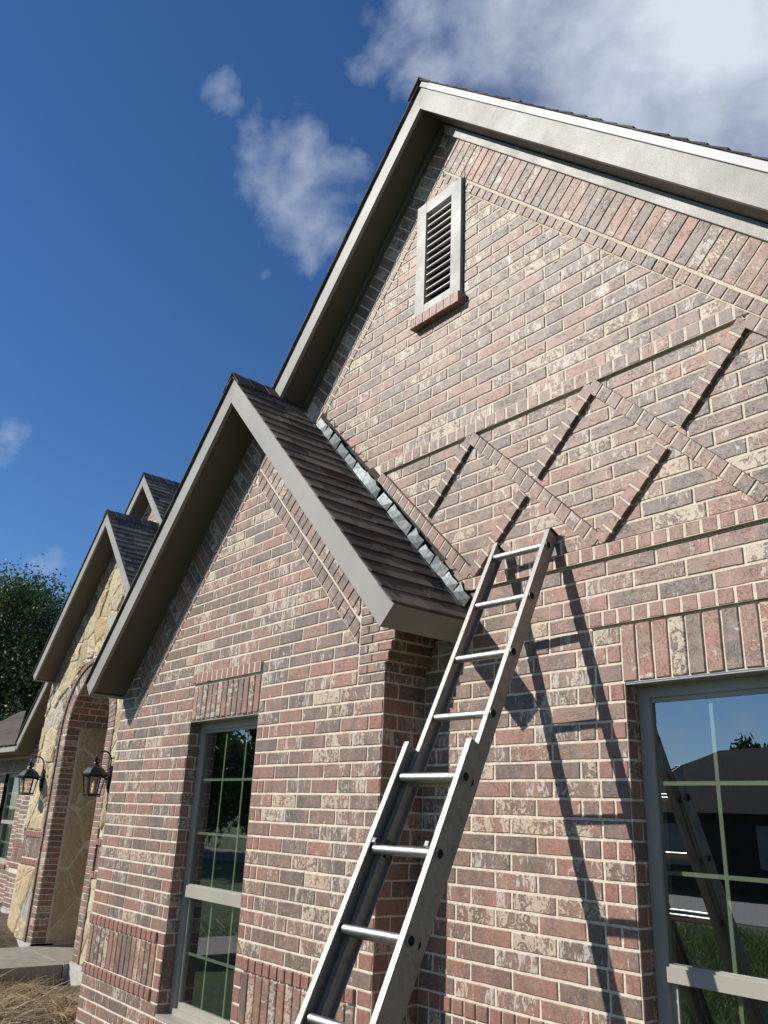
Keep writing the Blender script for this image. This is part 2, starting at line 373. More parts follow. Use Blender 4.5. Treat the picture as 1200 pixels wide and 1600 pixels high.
def brick(mb, fr, poly, ang=0., h=.0040, base=0., kind='field', jit=1.0, sub_len=.045):
    A = area(poly)
    if A < 0: poly = poly[::-1]; A = -A
    if A < 2.2e-4: return
    # tidy
    P = []
    for q in poly:
        if not P or math.hypot(q[0] - P[-1][0], q[1] - P[-1][1]) > .002: P.append(q)
    if len(P) > 2 and math.hypot(P[0][0] - P[-1][0], P[0][1] - P[-1][1]) < .002: P.pop()
    if len(P) < 3: return
    cx = sum(q[0] for q in P) / len(P); cy = sum(q[1] for q in P) / len(P)
    w = max(q[0] for q in P) - min(q[0] for q in P); hh = max(q[1] for q in P) - min(q[1] for q in P)
    if min(w, hh) < .008: return
    R = []
    for i in range(len(P)):
        p, q = P[i], P[(i + 1) % len(P)]; l = math.hypot(q[0] - p[0], q[1] - p[1]); k = max(1, int(l / sub_len))
        for j in range(k):
            t = j / k; R.append((p[0] + (q[0] - p[0]) * t + random.uniform(-1, 1) * .0011 * jit, p[1] + (q[1] - p[1]) * t + random.uniform(-1, 1) * .0011 * jit))
    ca, sa = math.cos(-ang), math.sin(-ang); ou, ov = random.uniform(0, 60), random.uniform(0, 60)
    def uv(a, b): x, y = a - cx, b - cy; return (ou + x * ca - y * sa, ov + x * sa + y * ca)
    bv = .0032; vs = []; us = []
    tilt = (random.uniform(-.006, .006), random.uniform(-.008, .008)) if kind != 'smooth' else (0, 0)
    hz = h + random.uniform(-.0010, .0012)
    for (a, b) in R:
        vs.append(fr.p(a, b, base - .002)); us.append(uv(a, b))
    for (a, b) in R:
        vs.append(fr.p(a, b, base + hz - .0028)); us.append(uv(a, b))
    for (a, b) in R:
        dx, dy = cx - a, cy - b; l = max(1e-6, math.hypot(dx, dy))
        fx = bv * (1 if abs(dx) > bv * 1.5 else 0) * (1 if dx > 0 else -1); fy = bv * (1 if abs(dy) > bv * 1.5 else 0) * (1 if dy > 0 else -1)
        a2, b2 = a + fx * min(1, abs(dx) / (w * .35 + 1e-6)), b + fy * min(1, abs(dy) / (hh * .35 + 1e-6))
        vs.append(fr.p(a2, b2, base + hz + tilt[0] * (a - cx) * .5 + tilt[1] * (b - cy) * .5)); us.append(uv(a2, b2))
    n = len(R)
    fs = [tuple(range(2 * n, 3 * n))]
    for r in (0, n):
        fs += [(r + i, r + (i + 1) % n, r + n + (i + 1) % n, r + n + i) for i in range(n)]
    rr = random.random
    if kind == 'red': c = (.55 + .45 * rr(), .12 * rr(), .25 * rr(), .55 + .45 * rr())
    elif kind == 'dark': c = (.15 * rr(), 0.05, .1 * rr(), 0.01)
    else:
        u = rr()
        cream = rr() if u < .50 else .25 * rr()
        white = .25 + .75 * rr() if u > .3 else .5 * rr()
        c = (.12 + .8 * rr() if rr() < .8 else .25 * rr(), cream, white, .25 * rr() if rr() < .15 else 0.001)
        if kind == 'header': c = (c[0] * .8, c[1] * .45, c[2] * .8, .05 + .22 * rr())
    mb.add(vs, fs, 1, c, us)
MJ = .0112                                                   # mortar joint
def rowseg(mb, fr, x0, x1, z0, z1, left, right, hs=(), holes=(), L0=.254, off=None, lk='field', rk='field'):
    """one course between x0 and x1; left / right: lists of special end pieces"""
    xs = [x0]; kinds = []
    a = x0
    for w in left: a += w; xs.append(a); kinds.append(lk)
    b = x1 - sum(right)
    if off is not None:                                      # free running bond with offset
        first = a + off
        if first > a + .03: xs.append(min(first, b)); kinds.append('field')
        a = xs[-1]
    rem = b - a
    if rem > .02:
        if off is not None:
            while a + L0 < b - .05: a += L0; xs.append(a); kinds.append('field')
            xs.append(b); kinds.append('field')
        else:
            n = max(1, round(rem / L0)); 
            for k in range(n): xs.append(a + rem * (k + 1) / n); kinds.append('field')
    a = xs[-1]
    for w in right: a += w; xs.append(a); kinds.append(rk)
    for i, kd in enumerate(kinds):
        p0, p1 = xs[i], xs[i + 1]
        if p1 - p0 < .018: continue
        P = [rect(p0 + MJ / 2, z0 + MJ / 2, p1 - MJ / 2, z1 - MJ / 2)]
        Q = clips(P[0], hs)
        if len(Q) < 3: continue
        Q = [Q]
        for h in holes: Q = sub(Q, h)
        for q in Q: brick(mb, fr, q, 0, kind=kd)
def band(mb, fr, p0, p1, d0, d1, side, hs=(), holes=(), pitch=.0762, kind='field', h=.0042, base=0., ang_extra=0, jm=MJ):
    """bricks laid across the line p0-p1, from d0 to d1 off the line (side = +1 left / -1 right of travel)"""
    dx, dz = p1[0] - p0[0], p1[1] - p0[1]; l = math.hypot(dx, dz); dx /= l; dz /= l; nx, nz = -dz * side, dx * side
    n = max(1, round(l / pitch)); pt = l / n
    for i in range(n):
        a, b = i * pt + jm / 2, (i + 1) * pt - jm / 2
        P = [(p0[0] + dx * s_ + nx * d, p0[1] + dz * s_ + nz * d) for s_, d in ((a, d0 + jm / 2), (b, d0 + jm / 2), (b, d1 - jm / 2), (a, d1 - jm / 2))]
        if area(P) < 0: P = P[::-1]
        Q = clips(P, hs)
        if len(Q) < 3: continue
        Q = [Q]
        for hl in holes: Q = sub(Q, hl)
        for q in Q: brick(mb, fr, q, math.atan2(nz, nx), h=h, base=base, kind=kind)
def mort(mb, fr, poly, h=0.):
    if area(poly) < 0: poly = poly[::-1]
    mb.add([fr.p(a, b, h) for a, b in poly], [tuple(range(len(poly)))], 0, (0, 0, 0, .001))
def zs_up(z0, z1, n): return [z0 + (z1 - z0) * i / n for i in range(n + 1)]
def ROWS(base):
    z = zs_up(.455 - .0762 * 11, .455, 11)[:-1]
    Z = [(a, b, 'f') for a, b in zip(z, z[1:] + [.455])]
    Z += [(.455, .53, 'r'), (.53, .785, 's'), (.785, .857, 'r')]
    q = zs_up(.857, 2.194, 17); Z += [(a, b, 'f') for a, b in zip(q, q[1:])]
    q = zs_up(2.194, 2.442, 3); Z += [(a, b, 'f') for a, b in zip(q, q[1:])]
    Z += [(2.442, 2.516, 'h')]
    q = zs_up(2.516, 2.752, 3); Z += [(a, b, 'f') for a, b in zip(q, q[1:])]
    Z += [(2.752, 2.823, 'b')]
    q = zs_up(2.823, 3.657, 11); Z += [(a, b, 'f') for a, b in zip(q, q[1:])]
    Z += [(3.657, 3.735, 'u')]
    q = zs_up(3.735, 3.735 + .0765 * 36, 36); Z += [(a, b, 'f') for a, b in zip(q, q[1:])]
    return Z
YA, YB, XC, YC = 3.045, 2.760, -3.385, 4.39
GROUND = -.36
house = empty('brick_house', (-6, 4, GROUND), 'mauve brick house with steep gables, stone arched entry and dark shingle roofs', 'house')
# =================================================================== main gable wall (A)
fa = FR(YA)
AP = (-3.320, 6.130)                                         # soffit apex on the wall
SR, SL = math.tan(math.radians(45.5)), math.tan(math.radians(47.3))
def lineR(d): # half-plane below a line parallel to the right slope, d (vertical) under the soffit
    return (-SR, -1, AP[1] - d + SR * AP[0])                 # z <= AP.z - d - SR*(x-AP.x)
def lineL(d): return (SL, -1, AP[1] - d - SL * AP[0])
dR1, dR2, dL1, dL2 = .400, .500, .375, .470                  # vertical drops of the band lines
XR = .30
roofA = (1.0428, 1, .4035)                                         # keep x+z >= -.285 : above the lower roof
win = rect(-2.122, .10, -.50, 2.192); hdr = rect(-2.128, 2.192, -.494, 2.442)
vent = rect(-3.556, 4.64, -3.118, 5.552); vsill = rect(-3.556, 4.565, -3.105, 4.64)
mb = MB()
# mortar backing
for P in ([(XC, -.5), (-2.122, -.5), (-2.122, 2.192), (XC, 2.192)], [(-2.122, -.5), (-.5, -.5), (-.5, .10), (-2.122, .10)], [(-.5, -.5), (XR, -.5), (XR, 2.192), (-.5, 2.192)],
          [(XC, 2.192), (XR, 2.192), (XR, 2.50), (-3.118, AP[1] - SR * .202), (-3.118, 4.6), (XC, 4.6)],
          [(XC, 4.6), (-3.556, 4.6), (-5.1, 4.6), (-5.05, 4.50), (-3.30, 2.75), (XC, 2.85)],
          [(-5.1, 4.6), (-3.556, 4.6), (-3.556, 5.9), (-4.95, 4.62)],
          [(-3.556, 5.552), (-3.118, 5.552), (-3.118, 5.92), (-3.32, 6.13), (-3.556, 5.88)]):
    mort(mb, fa, P)
band_h = [lineR(dR2), lineL(dL2)]
lat_T = [-3.84, -3.03, -2.205, -1.41, -.60]
for i, (z0, z1, k) in enumerate(ROWS(0)):
    if z0 > 6.2: break
    hl = [vent, vsill]
    if k in 'rsb' or k == 'u':
        pass
    par = i % 2
    if k == 'f':
        if z1 <= 2.20:
            rowseg(mb, fa, XC, -2.122, z0, z1, [], [] if par else [.078, .078], band_h, off=(.10 if par else .02), rk='red')
            rowseg(mb, fa, -.50, XR, z0, z1, [.078, .078] if par else [], [], band_h, off=.1)
        elif z1 <= 2.45:
            rowseg(mb, fa, XC, -2.128, z0, z1, [], [] if par else [.078], band_h, off=(.10 if par else .02), rk='red')
            rowseg(mb, fa, -.494, XR, z0, z1, [], [], band_h, off=.1)
        else:
            o = .127 if par else 0.01
            if z1 > 2.9: rowseg(mb, fa, -5.07, XR, z0, z1, [], [], band_h + ([roofA] if z1 > 3.0 else [(1, 0, -XC)]), hl, off=o + .03)
            else: rowseg(mb, fa, XC, XR, z0, z1, [], [], band_h, hl, off=o + .06)
    elif k == 'h':
        rowseg(mb, fa, XC, -2.128 - .156, z0, z1, [], [], band_h, off=.1)
    elif k == 'r':
        for (a, b) in ((XC, -2.13), (-.49, XR)): band(mb, fa, (a, z0), (b, z0), 0, z1 - z0, 1, kind='red', h=.008)
    elif k == 's':
        for (a, b) in ((XC, -2.13), (-.49, XR)): band(mb, fa, (a, z0), (b, z0), 0, z1 - z0, 1)
# window header: projecting row of headers over soldiers
band(mb, fa, (-2.128, 2.192), (-.494, 2.192), 0, .25, 1, h=.007)
wallA = mb.build('gable_wall', [M['mortar'], M['brick']], house)
tag(wallA, 'tall right-hand brick wall with the diamond bands')
mb = MB()
band(mb, fa, (-2.284, 2.442), (-.494, 2.442), 0, .074, 1, kind='red', h=.020); mb.box((-2.282, YA - .0178, 2.447), (-.496, YA + .01, 2.512), 0, (0, 0, 0, .001))
mb.build('brick_header_band', [M['mortar'], M['brick']], house)
mb = MB()
clipR = [lineR(dR2 + .004)]
band(mb, fa, (XC, 2.752), (XR, 2.752), 0, .071, 1, clipR, kind='red', h=.024)
band(mb, fa, (-3.84, 3.657), (-1.30, 3.657), 0, .078, 1, clipR + [roofA], kind='header', h=.024)
# dim mortar core of the projecting bands
for (a, b, c, d) in ((XC, 2.752, -.3, 2.823), (-3.84, 3.657, -1.42, 3.735)):
    P = clips(rect(a, b + .004, c, d - .004), clipR + [roofA])
    mb.prism(P, YA - .0222, YA + .01, 0, (0, 0, 0, .001))
mb.build('brick_belt_band', [M['mortar'], M['brick']], house)
mb = MB()
lo, hi = 2.826, 3.655
ow = .072
def strip(p0, p1, cut=(), col='header', hh=.026):
    band(mb, fa, p0, p1, -ow / 2 - .004, ow / 2 + .004, 1, [(0, 1, -lo + .002), (0, -1, hi + .01)] + clipR + [roofA] + list(cut), kind=col, h=hh)
    dx, dz = p1[0] - p0[0], p1[1] - p0[1]; l = math.hypot(dx, dz); nx, nz = -dz / l, dx / l
    P = [(p0[0] - nx * ow / 2 * .92, p0[1] - nz * ow / 2 * .92), (p1[0] - nx * ow / 2 * .92, p1[1] - nz * ow / 2 * .92), (p1[0] + nx * ow / 2 * .92, p1[1] + nz * ow / 2 * .92), (p0[0] + nx * ow / 2 * .92, p0[1] + nz * ow / 2 * .92)]
    if area(P) < 0: P = P[::-1]
    P = clips(P, [(0, 1, -lo), (0, -1, hi)] + clipR + [roofA] + list(cut))
    if len(P) > 2: mb.prism(P, YA - hh + .0032, YA + .01, 0, (0, 0, 0, .001))
for i in range(4):
    a, b = lat_T[i], lat_T[i + 1]
    strip((a, hi - .01), (b, lo + .01))                      # falling strips run through
    mxx, mzz = (a + b) / 2, (hi + lo) / 2
    g = .052
    ux, uz = (b - a), (hi - lo); l = math.hypot(ux, uz); ux /= l; uz /= l
    strip((a, lo + .01), (mxx - ux * g, mzz - uz * g)); strip((mxx + ux * g, mzz + uz * g), (b, hi - .01))
o = mb.build('brick_diamond_band', [M['mortar'], M['brick']], house)
# rake bands
mb = MB()
ca, sa_ = math.cos(math.atan(SR)), math.sin(math.atan(SR)); cl, sl = math.cos(math.atan(SL)), math.sin(math.atan(SL))
def pR(x, d=0): return (x, AP[1] - d - SR * (x - AP[0]))
def pL(x, d=0): return (x, AP[1] - d + SL * (x - AP[0]))
right = [(1, 0, -AP[0] - .003)]; left = [(-1, 0, AP[0] - .003)]
band(mb, fa, pR(-3.72), pR(XR), -.02, dR1 * ca - .002, -1, right + [(-1, 0, XR)], [vent], h=.0045)
band(mb, fa, pR(-3.72, dR1), pR(XR, dR1), 0.002, (dR2 - dR1) * ca, -1, right + [(-1, 0, XR)], [vent], kind='header', h=.0055)
band(mb, fa, pL(-5.2), pL(-2.9), -.02, dL1 * cl - .002, -1, left + [roofA], [vent], h=.0045)
band(mb, fa, pL(-5.2, dL1), pL(-2.9, dL1), 0.002, (dL2 - dL1) * cl, -1, left + [roofA], [vent], kind='header', h=.0055)
mb.build('rake_brick_band', [M['mortar'], M['brick']], house); mb = MB(); brick(mb, fa, [(-3.357, 2.572), (-3.404, 2.420), (-3.372, 2.410), (-3.300, 2.548)][::-1], 1.2, kind='dark', h=.02)
mb.build('slanted_brick', [M['mortar'], M['brick']], house)
# =================================================================== front gable wall (B) with its return
fb = FR(YB)
mb = MB()
BA = (-4.905, 4.40)                                          # soffit apex
BSR, BSL = 1.020, 1.045
def bR(d): return (-BSR, -1, BA[1] - d + BSR * BA[0])
def bL(d): return (BSL, -1, BA[1] - d - BSL * BA[0])
bR0, bR1, bR2, bL0, bL1, bL2 = .10, .455, .595, .02, .40, .505
XL = -6.78; wB = rect(-5.522, .40, -4.614, 2.200)
VR, VL = -3.615, -6.47
for P in ([(XL, -.5), (-5.522, -.5), (-5.522, 2.2), (XL, 2.2)], [(-4.614, -.5), (XC, -.5), (XC, 2.2), (-4.614, 2.2)], [(-5.522, -.5), (-4.614, -.5), (-4.614, .40), (-5.522, .40)],
          [(XL, 2.2), (XC, 2.2), (XC, 2.86), BA, (XL, 2.48)]): mort(mb, fb, P)
hB = [bR(bR2), bL(bL2)]
for i, (z0, z1, k) in enumerate(ROWS(0)):
    if z0 > 4.5: break
    par = i % 2
    if k == 'f' or (k in 'bu'):
        if z1 <= 2.205:
            rowseg(mb, fb, XL, -5.522, z0, z1, [] if par else [.10], [.07, .07] if par else [], [bL(bL0)], rk='red')
            rowseg(mb, fb, -4.614, XC, z0, z1, [.07, .07] if par else [], [.115] if par else [], hB, lk='red', rk='red' if random.random() < .75 else 'field')
            if z1 <= .41: rowseg(mb, fb, -5.522, -4.614, z0, z1, [], [], hB, off=.1)
        elif z1 <= 2.45:
            rowseg(mb, fb, XL, -5.512, z0, z1, [] if par else [.10], [.07] if par else [], [bL(bL0)])
            if z0 < 2.27: rowseg(mb, fb, -4.612, XC, z0, z1, [.07] if par else [], [.115] if par else [], hB)
            else: rowseg(mb, fb, -4.612, VR, z0, z1, [.07] if par else [], [], hB)
        elif z1 <= 2.95:
            rowseg(mb, fb, VL, VR, z0, z1, [], [], hB, off=.03 + .127 * par)
            rowseg(mb, fb, XL, VL - .004, z0, z1, [], [], [bL(bL0)], off=.03 + .127 * par)
        else: rowseg(mb, fb, XL, VR, z0, z1, [], [], hB, off=.11 + .127 * par)
    elif k == 'h':
        rowseg(mb, fb, XL, -5.526, z0, z1, [], [.07], [bL(bL0)]); rowseg(mb, fb, -4.61, VR, z0, z1, [.07], [], hB)
    elif k == 'r':
        band(mb, fb, (XL, z0), (-5.62, z0), 0, z1 - z0, 1, kind='red', h=.016); band(mb, fb, (-4.53, z0), (-3.50, z0), 0, z1 - z0, 1, kind='red', h=.016)
        for (a, b, kk) in ((-5.615, -5.522, 'red'), (-4.614, -4.535, 'red'), (-3.495, XC, 'red')): brick(mb, fb, rect(a + .004, z0 + .005, b - .004, z1 - .005), 0, kind=kk)
    elif k == 's':
        band(mb, fb, (XL + .02, z0), (-5.62, z0), 0, z1 - z0, 1, h=.009); band(mb, fb, (-4.53, z0), (-3.50, z0), 0, z1 - z0, 1, h=.009)
        q = zs_up(z0, z1, 3)
        for a, b in zip(q, q[1:]):
            for (x0, x1, kk) in ((-5.612, -5.522, 'red'), (-4.614, -4.535, 'red'), (-3.495, XC, 'red')): brick(mb, fb, rect(x0 + .004, a + .005, x1 - .004, b - .005), 0, kind=kk)
band(mb, fb, (-5.512, 2.2), (-4.612, 2.2), 0, .242, 1, pitch=.070, h=.009)
# rake bands
def qR(x, d=0): return (x, BA[1] - d - BSR * (x - BA[0]))
def qL(x, d=0): return (x, BA[1] - d + BSL * (x - BA[0]))
cb = math.cos(math.atan(BSR)); cbl = math.cos(math.atan(BSL))
rr_ = [(1, 0, -BA[0] - .003), (-1, 0, VR - .005)]; ll_ = [(-1, 0, BA[0] - .003), (1, 0, -VL - .005)]
band(mb, fb, qR(-5.3, bR0), qR(-3.3, bR0), -.08, (bR1 - bR0) * cb - .001, -1, rr_, h=.007)
band(mb, fb, qR(-5.3, bR1), qR(-3.3, bR1), .003, (bR2 - bR1) * cb, -1, rr_, kind='header', h=.0055, pitch=.085)
band(mb, fb, qL(-6.9, bL0), qL(-4.5, bL0), -.08, (bL1 - bL0) * cbl - .001, -1, ll_, h=.007)
band(mb, fb, qL(-6.9, bL1), qL(-4.5, bL1), .003, (bL2 - bL1) * cbl, -1, ll_, kind='header', h=.0055)
# corner block: thin courses that step out under the eave
nC = 11; zc = [2.2768 + .0535 * i for i in range(nC + 1)]
fret = Frame((XC, 0, 0), (0, 1, 0), (0, 0, 1), (1, 0, 0))
for P in ([(YB, -.5), (YA, -.5), (YA, 2.86), (YB, 2.86)],): mb.add([fret.p(a, b, 0) for a, b in P], [(0, 1, 2, 3)], 0, (0, 0, 0, .001))
sofB = [bR(.055)]
for i in range(nC):
    st = max(0, min(4, i - 1)) * .0235
    x1 = XC + st
    if st:
        P = clips(rect(VR + .004, zc[i], x1, zc[i + 1]), sofB)
        if len(P) > 2: mb.prism(P, YB + .001, YA - .012, 0, (0, 0, 0, .001))
    z0, z1 = zc[i], zc[i + 1]; xs = [VR + .008]
    cuts = [.085, .175] if i % 2 else [.12]
    xs = [VR + .006] + [VR + c for c in cuts] + [x1]
    for a, b in zip(xs, xs[1:]):
        Q = clips(rect(a + .003, z0 + .0045, b - (.003 if b < x1 else -.004), z1 - .0045), sofB)
        if len(Q) > 2: brick(mb, fb, Q, 0, h=.006, kind='field' if b < x1 or random.random() < .5 else 'red')
    fr2 = Frame((x1, 0, 0), (0, 1, 0), (0, 0, 1), (1, 0, 0))
    if z1 < BA[1] - .055 - BSR * (x1 - BA[0]):
        ys = [YB, YB + .1, YA] if i % 2 else [YB, YB + .19, YA]
        for a, b in zip(ys, ys[1:]):
            brick(mb, fr2, rect(a + (.004 if a > YB else -.002), z0 + .004, b - .004, z1 - .004), 0, h=.006, kind='field')
for i, (z0, z1, k) in enumerate(ROWS(0)):
    if z1 > 2.30: break
    if k in 'fh':
        ys = [YB, YB + .095, YA] if i % 2 else [YB, YB + .205, YA]
        for j, (a, b) in enumerate(zip(ys, ys[1:])):
            brick(mb, fret, rect(a + (.0045 if j else -.002), z0 + .0047, b - .0045, z1 - .0047), 0, kind='red' if (i % 2 and not j) else 'field')
    else:
        band(mb, fret, (YB, z0), (YA, z0), 0, z1 - z0, 1, kind='red' if k == 'r' else 'field', h=.008)
# reveals of the window openings (brick turned into the opening)
def reveal(mb, x, y0, y1, za, zb, sgn):
    fr = Frame((x, 0, 0), (0, 1, 0), (0, 0, 1), (sgn, 0, 0))
    P = [(y0 + .001, za), (y1, za), (y1, zb), (y0 + .001, zb)]
    vs = [fr.p(a, b, 0) for a, b in P]; mb.add(vs if sgn > 0 else vs[::-1], [(0, 1, 2, 3)], 0, (0, 0, 0, .001))
    for i, (z0, z1, k) in enumerate(ROWS(0)):
        a0, a1 = max(z0, za), min(z1, zb)
        if a1 - a0 < .03: continue
        w = y1 - y0
        cuts = [y0, y0 + w * .72, y1] if i % 2 else [y0, y1]
        for j, (a, b) in enumerate(zip(cuts, cuts[1:])):
            brick(mb, fr, rect(a + (.004 if j else -.001), a0 + .0047, b - .003, a1 - .0047), 0, kind='red' if i % 2 and not j else 'field', h=.004)
reveal(mb, -5.522, YB, YB + .09, .40, 2.2, 1); reveal(mb, -4.614, YB, YB + .09, .40, 2.2, -1)
wallB = mb.build('front_gable_wall', [M['mortar'], M['brick']], house)
tag(wallB, 'projecting brick wall around the tall narrow window')
for x_, s_ in ((-2.122, 1), (-.50, -1)):
    mb = MB(); reveal(mb, x_, YA, YA + .09, .10, 2.19, s_); mb.build('window_reveal', [M['mortar'], M['brick']], house)
mb = MB(); band(mb, fb, (-5.530, 2.450), (-4.612, 2.450), 0, .076, 1, kind='red', h=.022, pitch=.070)
mb.box((-5.528, YB - .0198, 2.455), (-4.612, YB + .01, 2.52), 0, (0, 0, 0, .001))
mb.build('brick_header_band', [M['mortar'], M['brick']], house)
# left side wall of the front gable and plain body walls behind
mb = MB()
fl = Frame((XL, 0, 0), (0, -1, 0), (0, 0, 1), (-1, 0, 0))
mb.add([(XL, YB, -.5), (XL, 6.0, -.5), (XL, 6.0, 2.5), (XL, YB, 2.5)], [(0, 1, 2, 3)], 0, (0, 0, 0, .001))
for i, (z0, z1, k) in enumerate(ROWS(0)):
    if z1 > 2.5: break
    rowseg(mb, fl, -6.0, -YB, z0, z1, [], [], [], off=.127 * (i % 2) + .05)
mb.build('side_wall', [M['mortar'], M['brick']], house)

# =================================================================== roofs
def slope(o, ang, sgn):                                      # helpers for a roof slope from apex o (x,z) going down, sgn +1 right
    d = Vector((math.cos(ang) * sgn, -math.sin(ang))); n = Vector((math.sin(ang) * sgn, math.cos(ang))); return d, n
def shingles(mb, o, ang, sgn, length, y0, y1, yfun=None, expo=.125, first=-.02):
    d, n = slope(o, ang, sgn); o = Vector(o)
    k = int(length / expo) + 1
    for i in range(k):
        s1 = length - i * expo - first; s0 = max(s1 - expo - .03, 0)
        if s1 <= .02: break
        y = y0 + random.uniform(-.1, 0) - .1
        while y < y1:
            w = random.choice((.09, .15, .22, .30)); a, b = max(y, y0), min(y + w, y1); y += w
            if b - a < .004: continue
            th = random.choice((.009, .010, .011, .014)); s1j = s1 + random.uniform(-.002, .002)
            P = [o + d * s0 + n * .006, o + d * s1j + n * (.006 + th * .3), o + d * s1j + n * (.008 + th), o + d * s0 + n * .010]
            vs = [(p.x, a + .0007, p.y) for p in P] + [(p.x, b - .0007, p.y) for p in P]
            fs = [(0, 1, 2, 3), (7, 6, 5, 4), (0, 4, 5, 1), (1, 5, 6, 2), (2, 6, 7, 3), (3, 7, 4, 0)]
            if sgn < 0: fs = [f[::-1] for f in fs]
            mb.add(vs, fs, 0, (random.random() if random.random() < .85 else 1, 0, 0, .01))
def ridge(mb, o, aR, aL, y0, y1):
    y = y0; i = 0
    dR, nR = slope(o, aR, 1); dL, nL = slope(o, aL, -1); o = Vector(o)
    while y < y1:
        b = min(y + .17, y1); t0, t1 = .030, .018
        vs = []
        for yy, t in ((y, t0), (b, t1)):
            top = o + Vector((0, t + .012))
            for th in (0, -.006):
                vs += [(*(o + dL * .14 + nL * (t - .006 + th)),), (*(top + Vector((0, th))),), (*(o + dR * .14 + nR * (t - .006 + th)),)]
        V = []
        for j, p in enumerate(vs): V.append((p[0], (y if j < 6 else b), p[1]))
        fs = [(0, 6, 7, 1), (1, 7, 8, 2), (3, 4, 10, 9), (4, 5, 11, 10), (0, 1, 4, 3), (1, 2, 5, 4), (6, 9, 10, 7), (7, 10, 11, 8), (0, 3, 9, 6), (2, 8, 11, 5)]
        mb.add(V, fs, 0, (random.random(), 0, 0, .01)); y += .135; i += 1
def gable(apex, aR, aL, lenR, lenL, yf, yw, ybackR, ybackL, fh=.135, th=.028, drip=(False, False), eaveR=True, eaveL=True, expo=.125, startL=0):
    """apex: top edge of the rake boards (x,z); yf front of rake boards; yw wall"""
    o = Vector(apex)
    for sgn, ang, ln, yb, ev in ((1, aR, lenR, ybackR, eaveR), (-1, aL, lenL, ybackL, eaveL)):
        d, n = slope(apex, ang, sgn); w = fh
        def X(s, t): p = o + d * s + n * t; return (p.x, p.y)
        va = fh / math.cos(ang)
        ss = fh * math.tan(ang)
        # rake board (plumb-mitred at the apex), in two lengths
        cut = 1.02 if drip[0] and sgn > 0 else ln
        mb = MB()
        a0 = (o.x + sgn * .0008, o.y - .001); a1 = (o.x + sgn * .0008, o.y - va)
        p1 = (X(min(cut, ln) - .0015, 0), X(min(cut, ln) - .0015, -w))
        mb.prism([a0, a1, p1[1], p1[0]], yf, yf + th)
        s_ = cut
        while s_ < ln - .01:
            e = min(ln, s_ + 3.6)
            mb.prism([X(s_, 0), X(s_, -w), X(e, -w), X(e, 0)], yf, yf + th); s_ = e + .003
        mb.build('rake_board', M['paint'], house)
        # drip strip on top
        if drip[0 if sgn > 0 else 1]:
            mb = MB(); mb.prism([X(.105, .002), X(.105, .040), X(ln, .040), X(ln, .002)], yf - .014, yf + .03); mb.build('drip_edge', M['drip'], house)
            mb = MB(); mb.prism([X(.0, .003), X(.0, .035), X(.098, .038), X(.098, .003)], yf - .012, yf + .03); mb.build('drip_edge_cap', M['vent'], house)
        # soffit (under the rake overhang), and deck
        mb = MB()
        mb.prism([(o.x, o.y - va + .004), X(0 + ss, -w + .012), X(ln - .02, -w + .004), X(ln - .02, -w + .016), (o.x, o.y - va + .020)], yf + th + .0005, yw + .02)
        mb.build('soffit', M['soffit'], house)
        mb = MB()
        dz = .042 if drip[0 if sgn > 0 else 1] else .006
        q = .004
        mb.prism([(o.x, o.y - .03), X(ln, -.03), X(ln, dz - .004), (o.x, o.y + (dz - .004) / math.cos(ang))], yf + th + .001, yb)
        shingles(mb, (o.x, o.y + (dz - .006) / math.cos(ang)), ang, sgn, ln, yf - .02, yb, expo=expo)
        mb.build('roof_slope', M['shingle'], house)
        if ev:
            mb = MB(); mb.prism([X(ln, .004), X(ln, -w), X(ln + .022, -w), X(ln + .022, .004)], yf - .001, yb); mb.build('eave_fascia', M['paint'], house)
            # boxed soffit back to the wall side
    mb = MB(); dz = .042 if drip[0] else .008
    ridge(mb, (o.x, o.y + dz), aR, aL, yf - .022, min(ybackR, ybackL)); mb.build('ridge_cap', M['shingle'], house)
rad = math.radians
# main gable
gable((-3.326, 6.318), rad(45.5), rad(47.3), 5.0, 2.36, 2.812, YA, 8.0, 8.0, fh=.130, drip=(True, False), eaveR=True, eaveL=False)
# front gable; right slope dies into the main wall
gable((-4.905, 4.567), rad(46.2), rad(46.0), 2.750, 2.80, 2.470, YB, YA - .002, 6.5, fh=.134)
# entry gable
gable((-11.677, 5.712), rad(46.2), rad(46.2), 3.02, 3.02, 4.09, YC, 8.0, 8.0, fh=.135)
# upper small gable behind
gable((-12.565, 6.826), rad(46.2), rad(45), 2.1, 2.1, 4.90, 5.14, 8.0, 8.0, fh=.135, eaveR=False, eaveL=False)
# frieze boards under the soffit of the main gable (left board takes the darkened paint, its shade put into the colour)
mb = MB(); c_ = math.cos(math.atan(SR))
P = [pR(-3.32, .002), pR(-3.32, .062), pR(XR, .082), pR(XR, .002)]
mb.prism([pR(-3.300, .0), pR(-3.300, .078), pR(XR, .098), pR(XR, .0)], YA - .030, YA + .005)
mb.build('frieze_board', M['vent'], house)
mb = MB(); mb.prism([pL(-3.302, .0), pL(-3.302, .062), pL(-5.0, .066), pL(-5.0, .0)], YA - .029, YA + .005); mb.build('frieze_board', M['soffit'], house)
# end boards closing the eave of the front gable against the wall
mb = MB()
mb.prism([qR(-3.30, -.02), qR(-3.30, .05), qR(-3.10, .05), qR(-3.10, -.02)], YB, YB + .012)
mb.build('eave_soffit', M['soffit'], house)
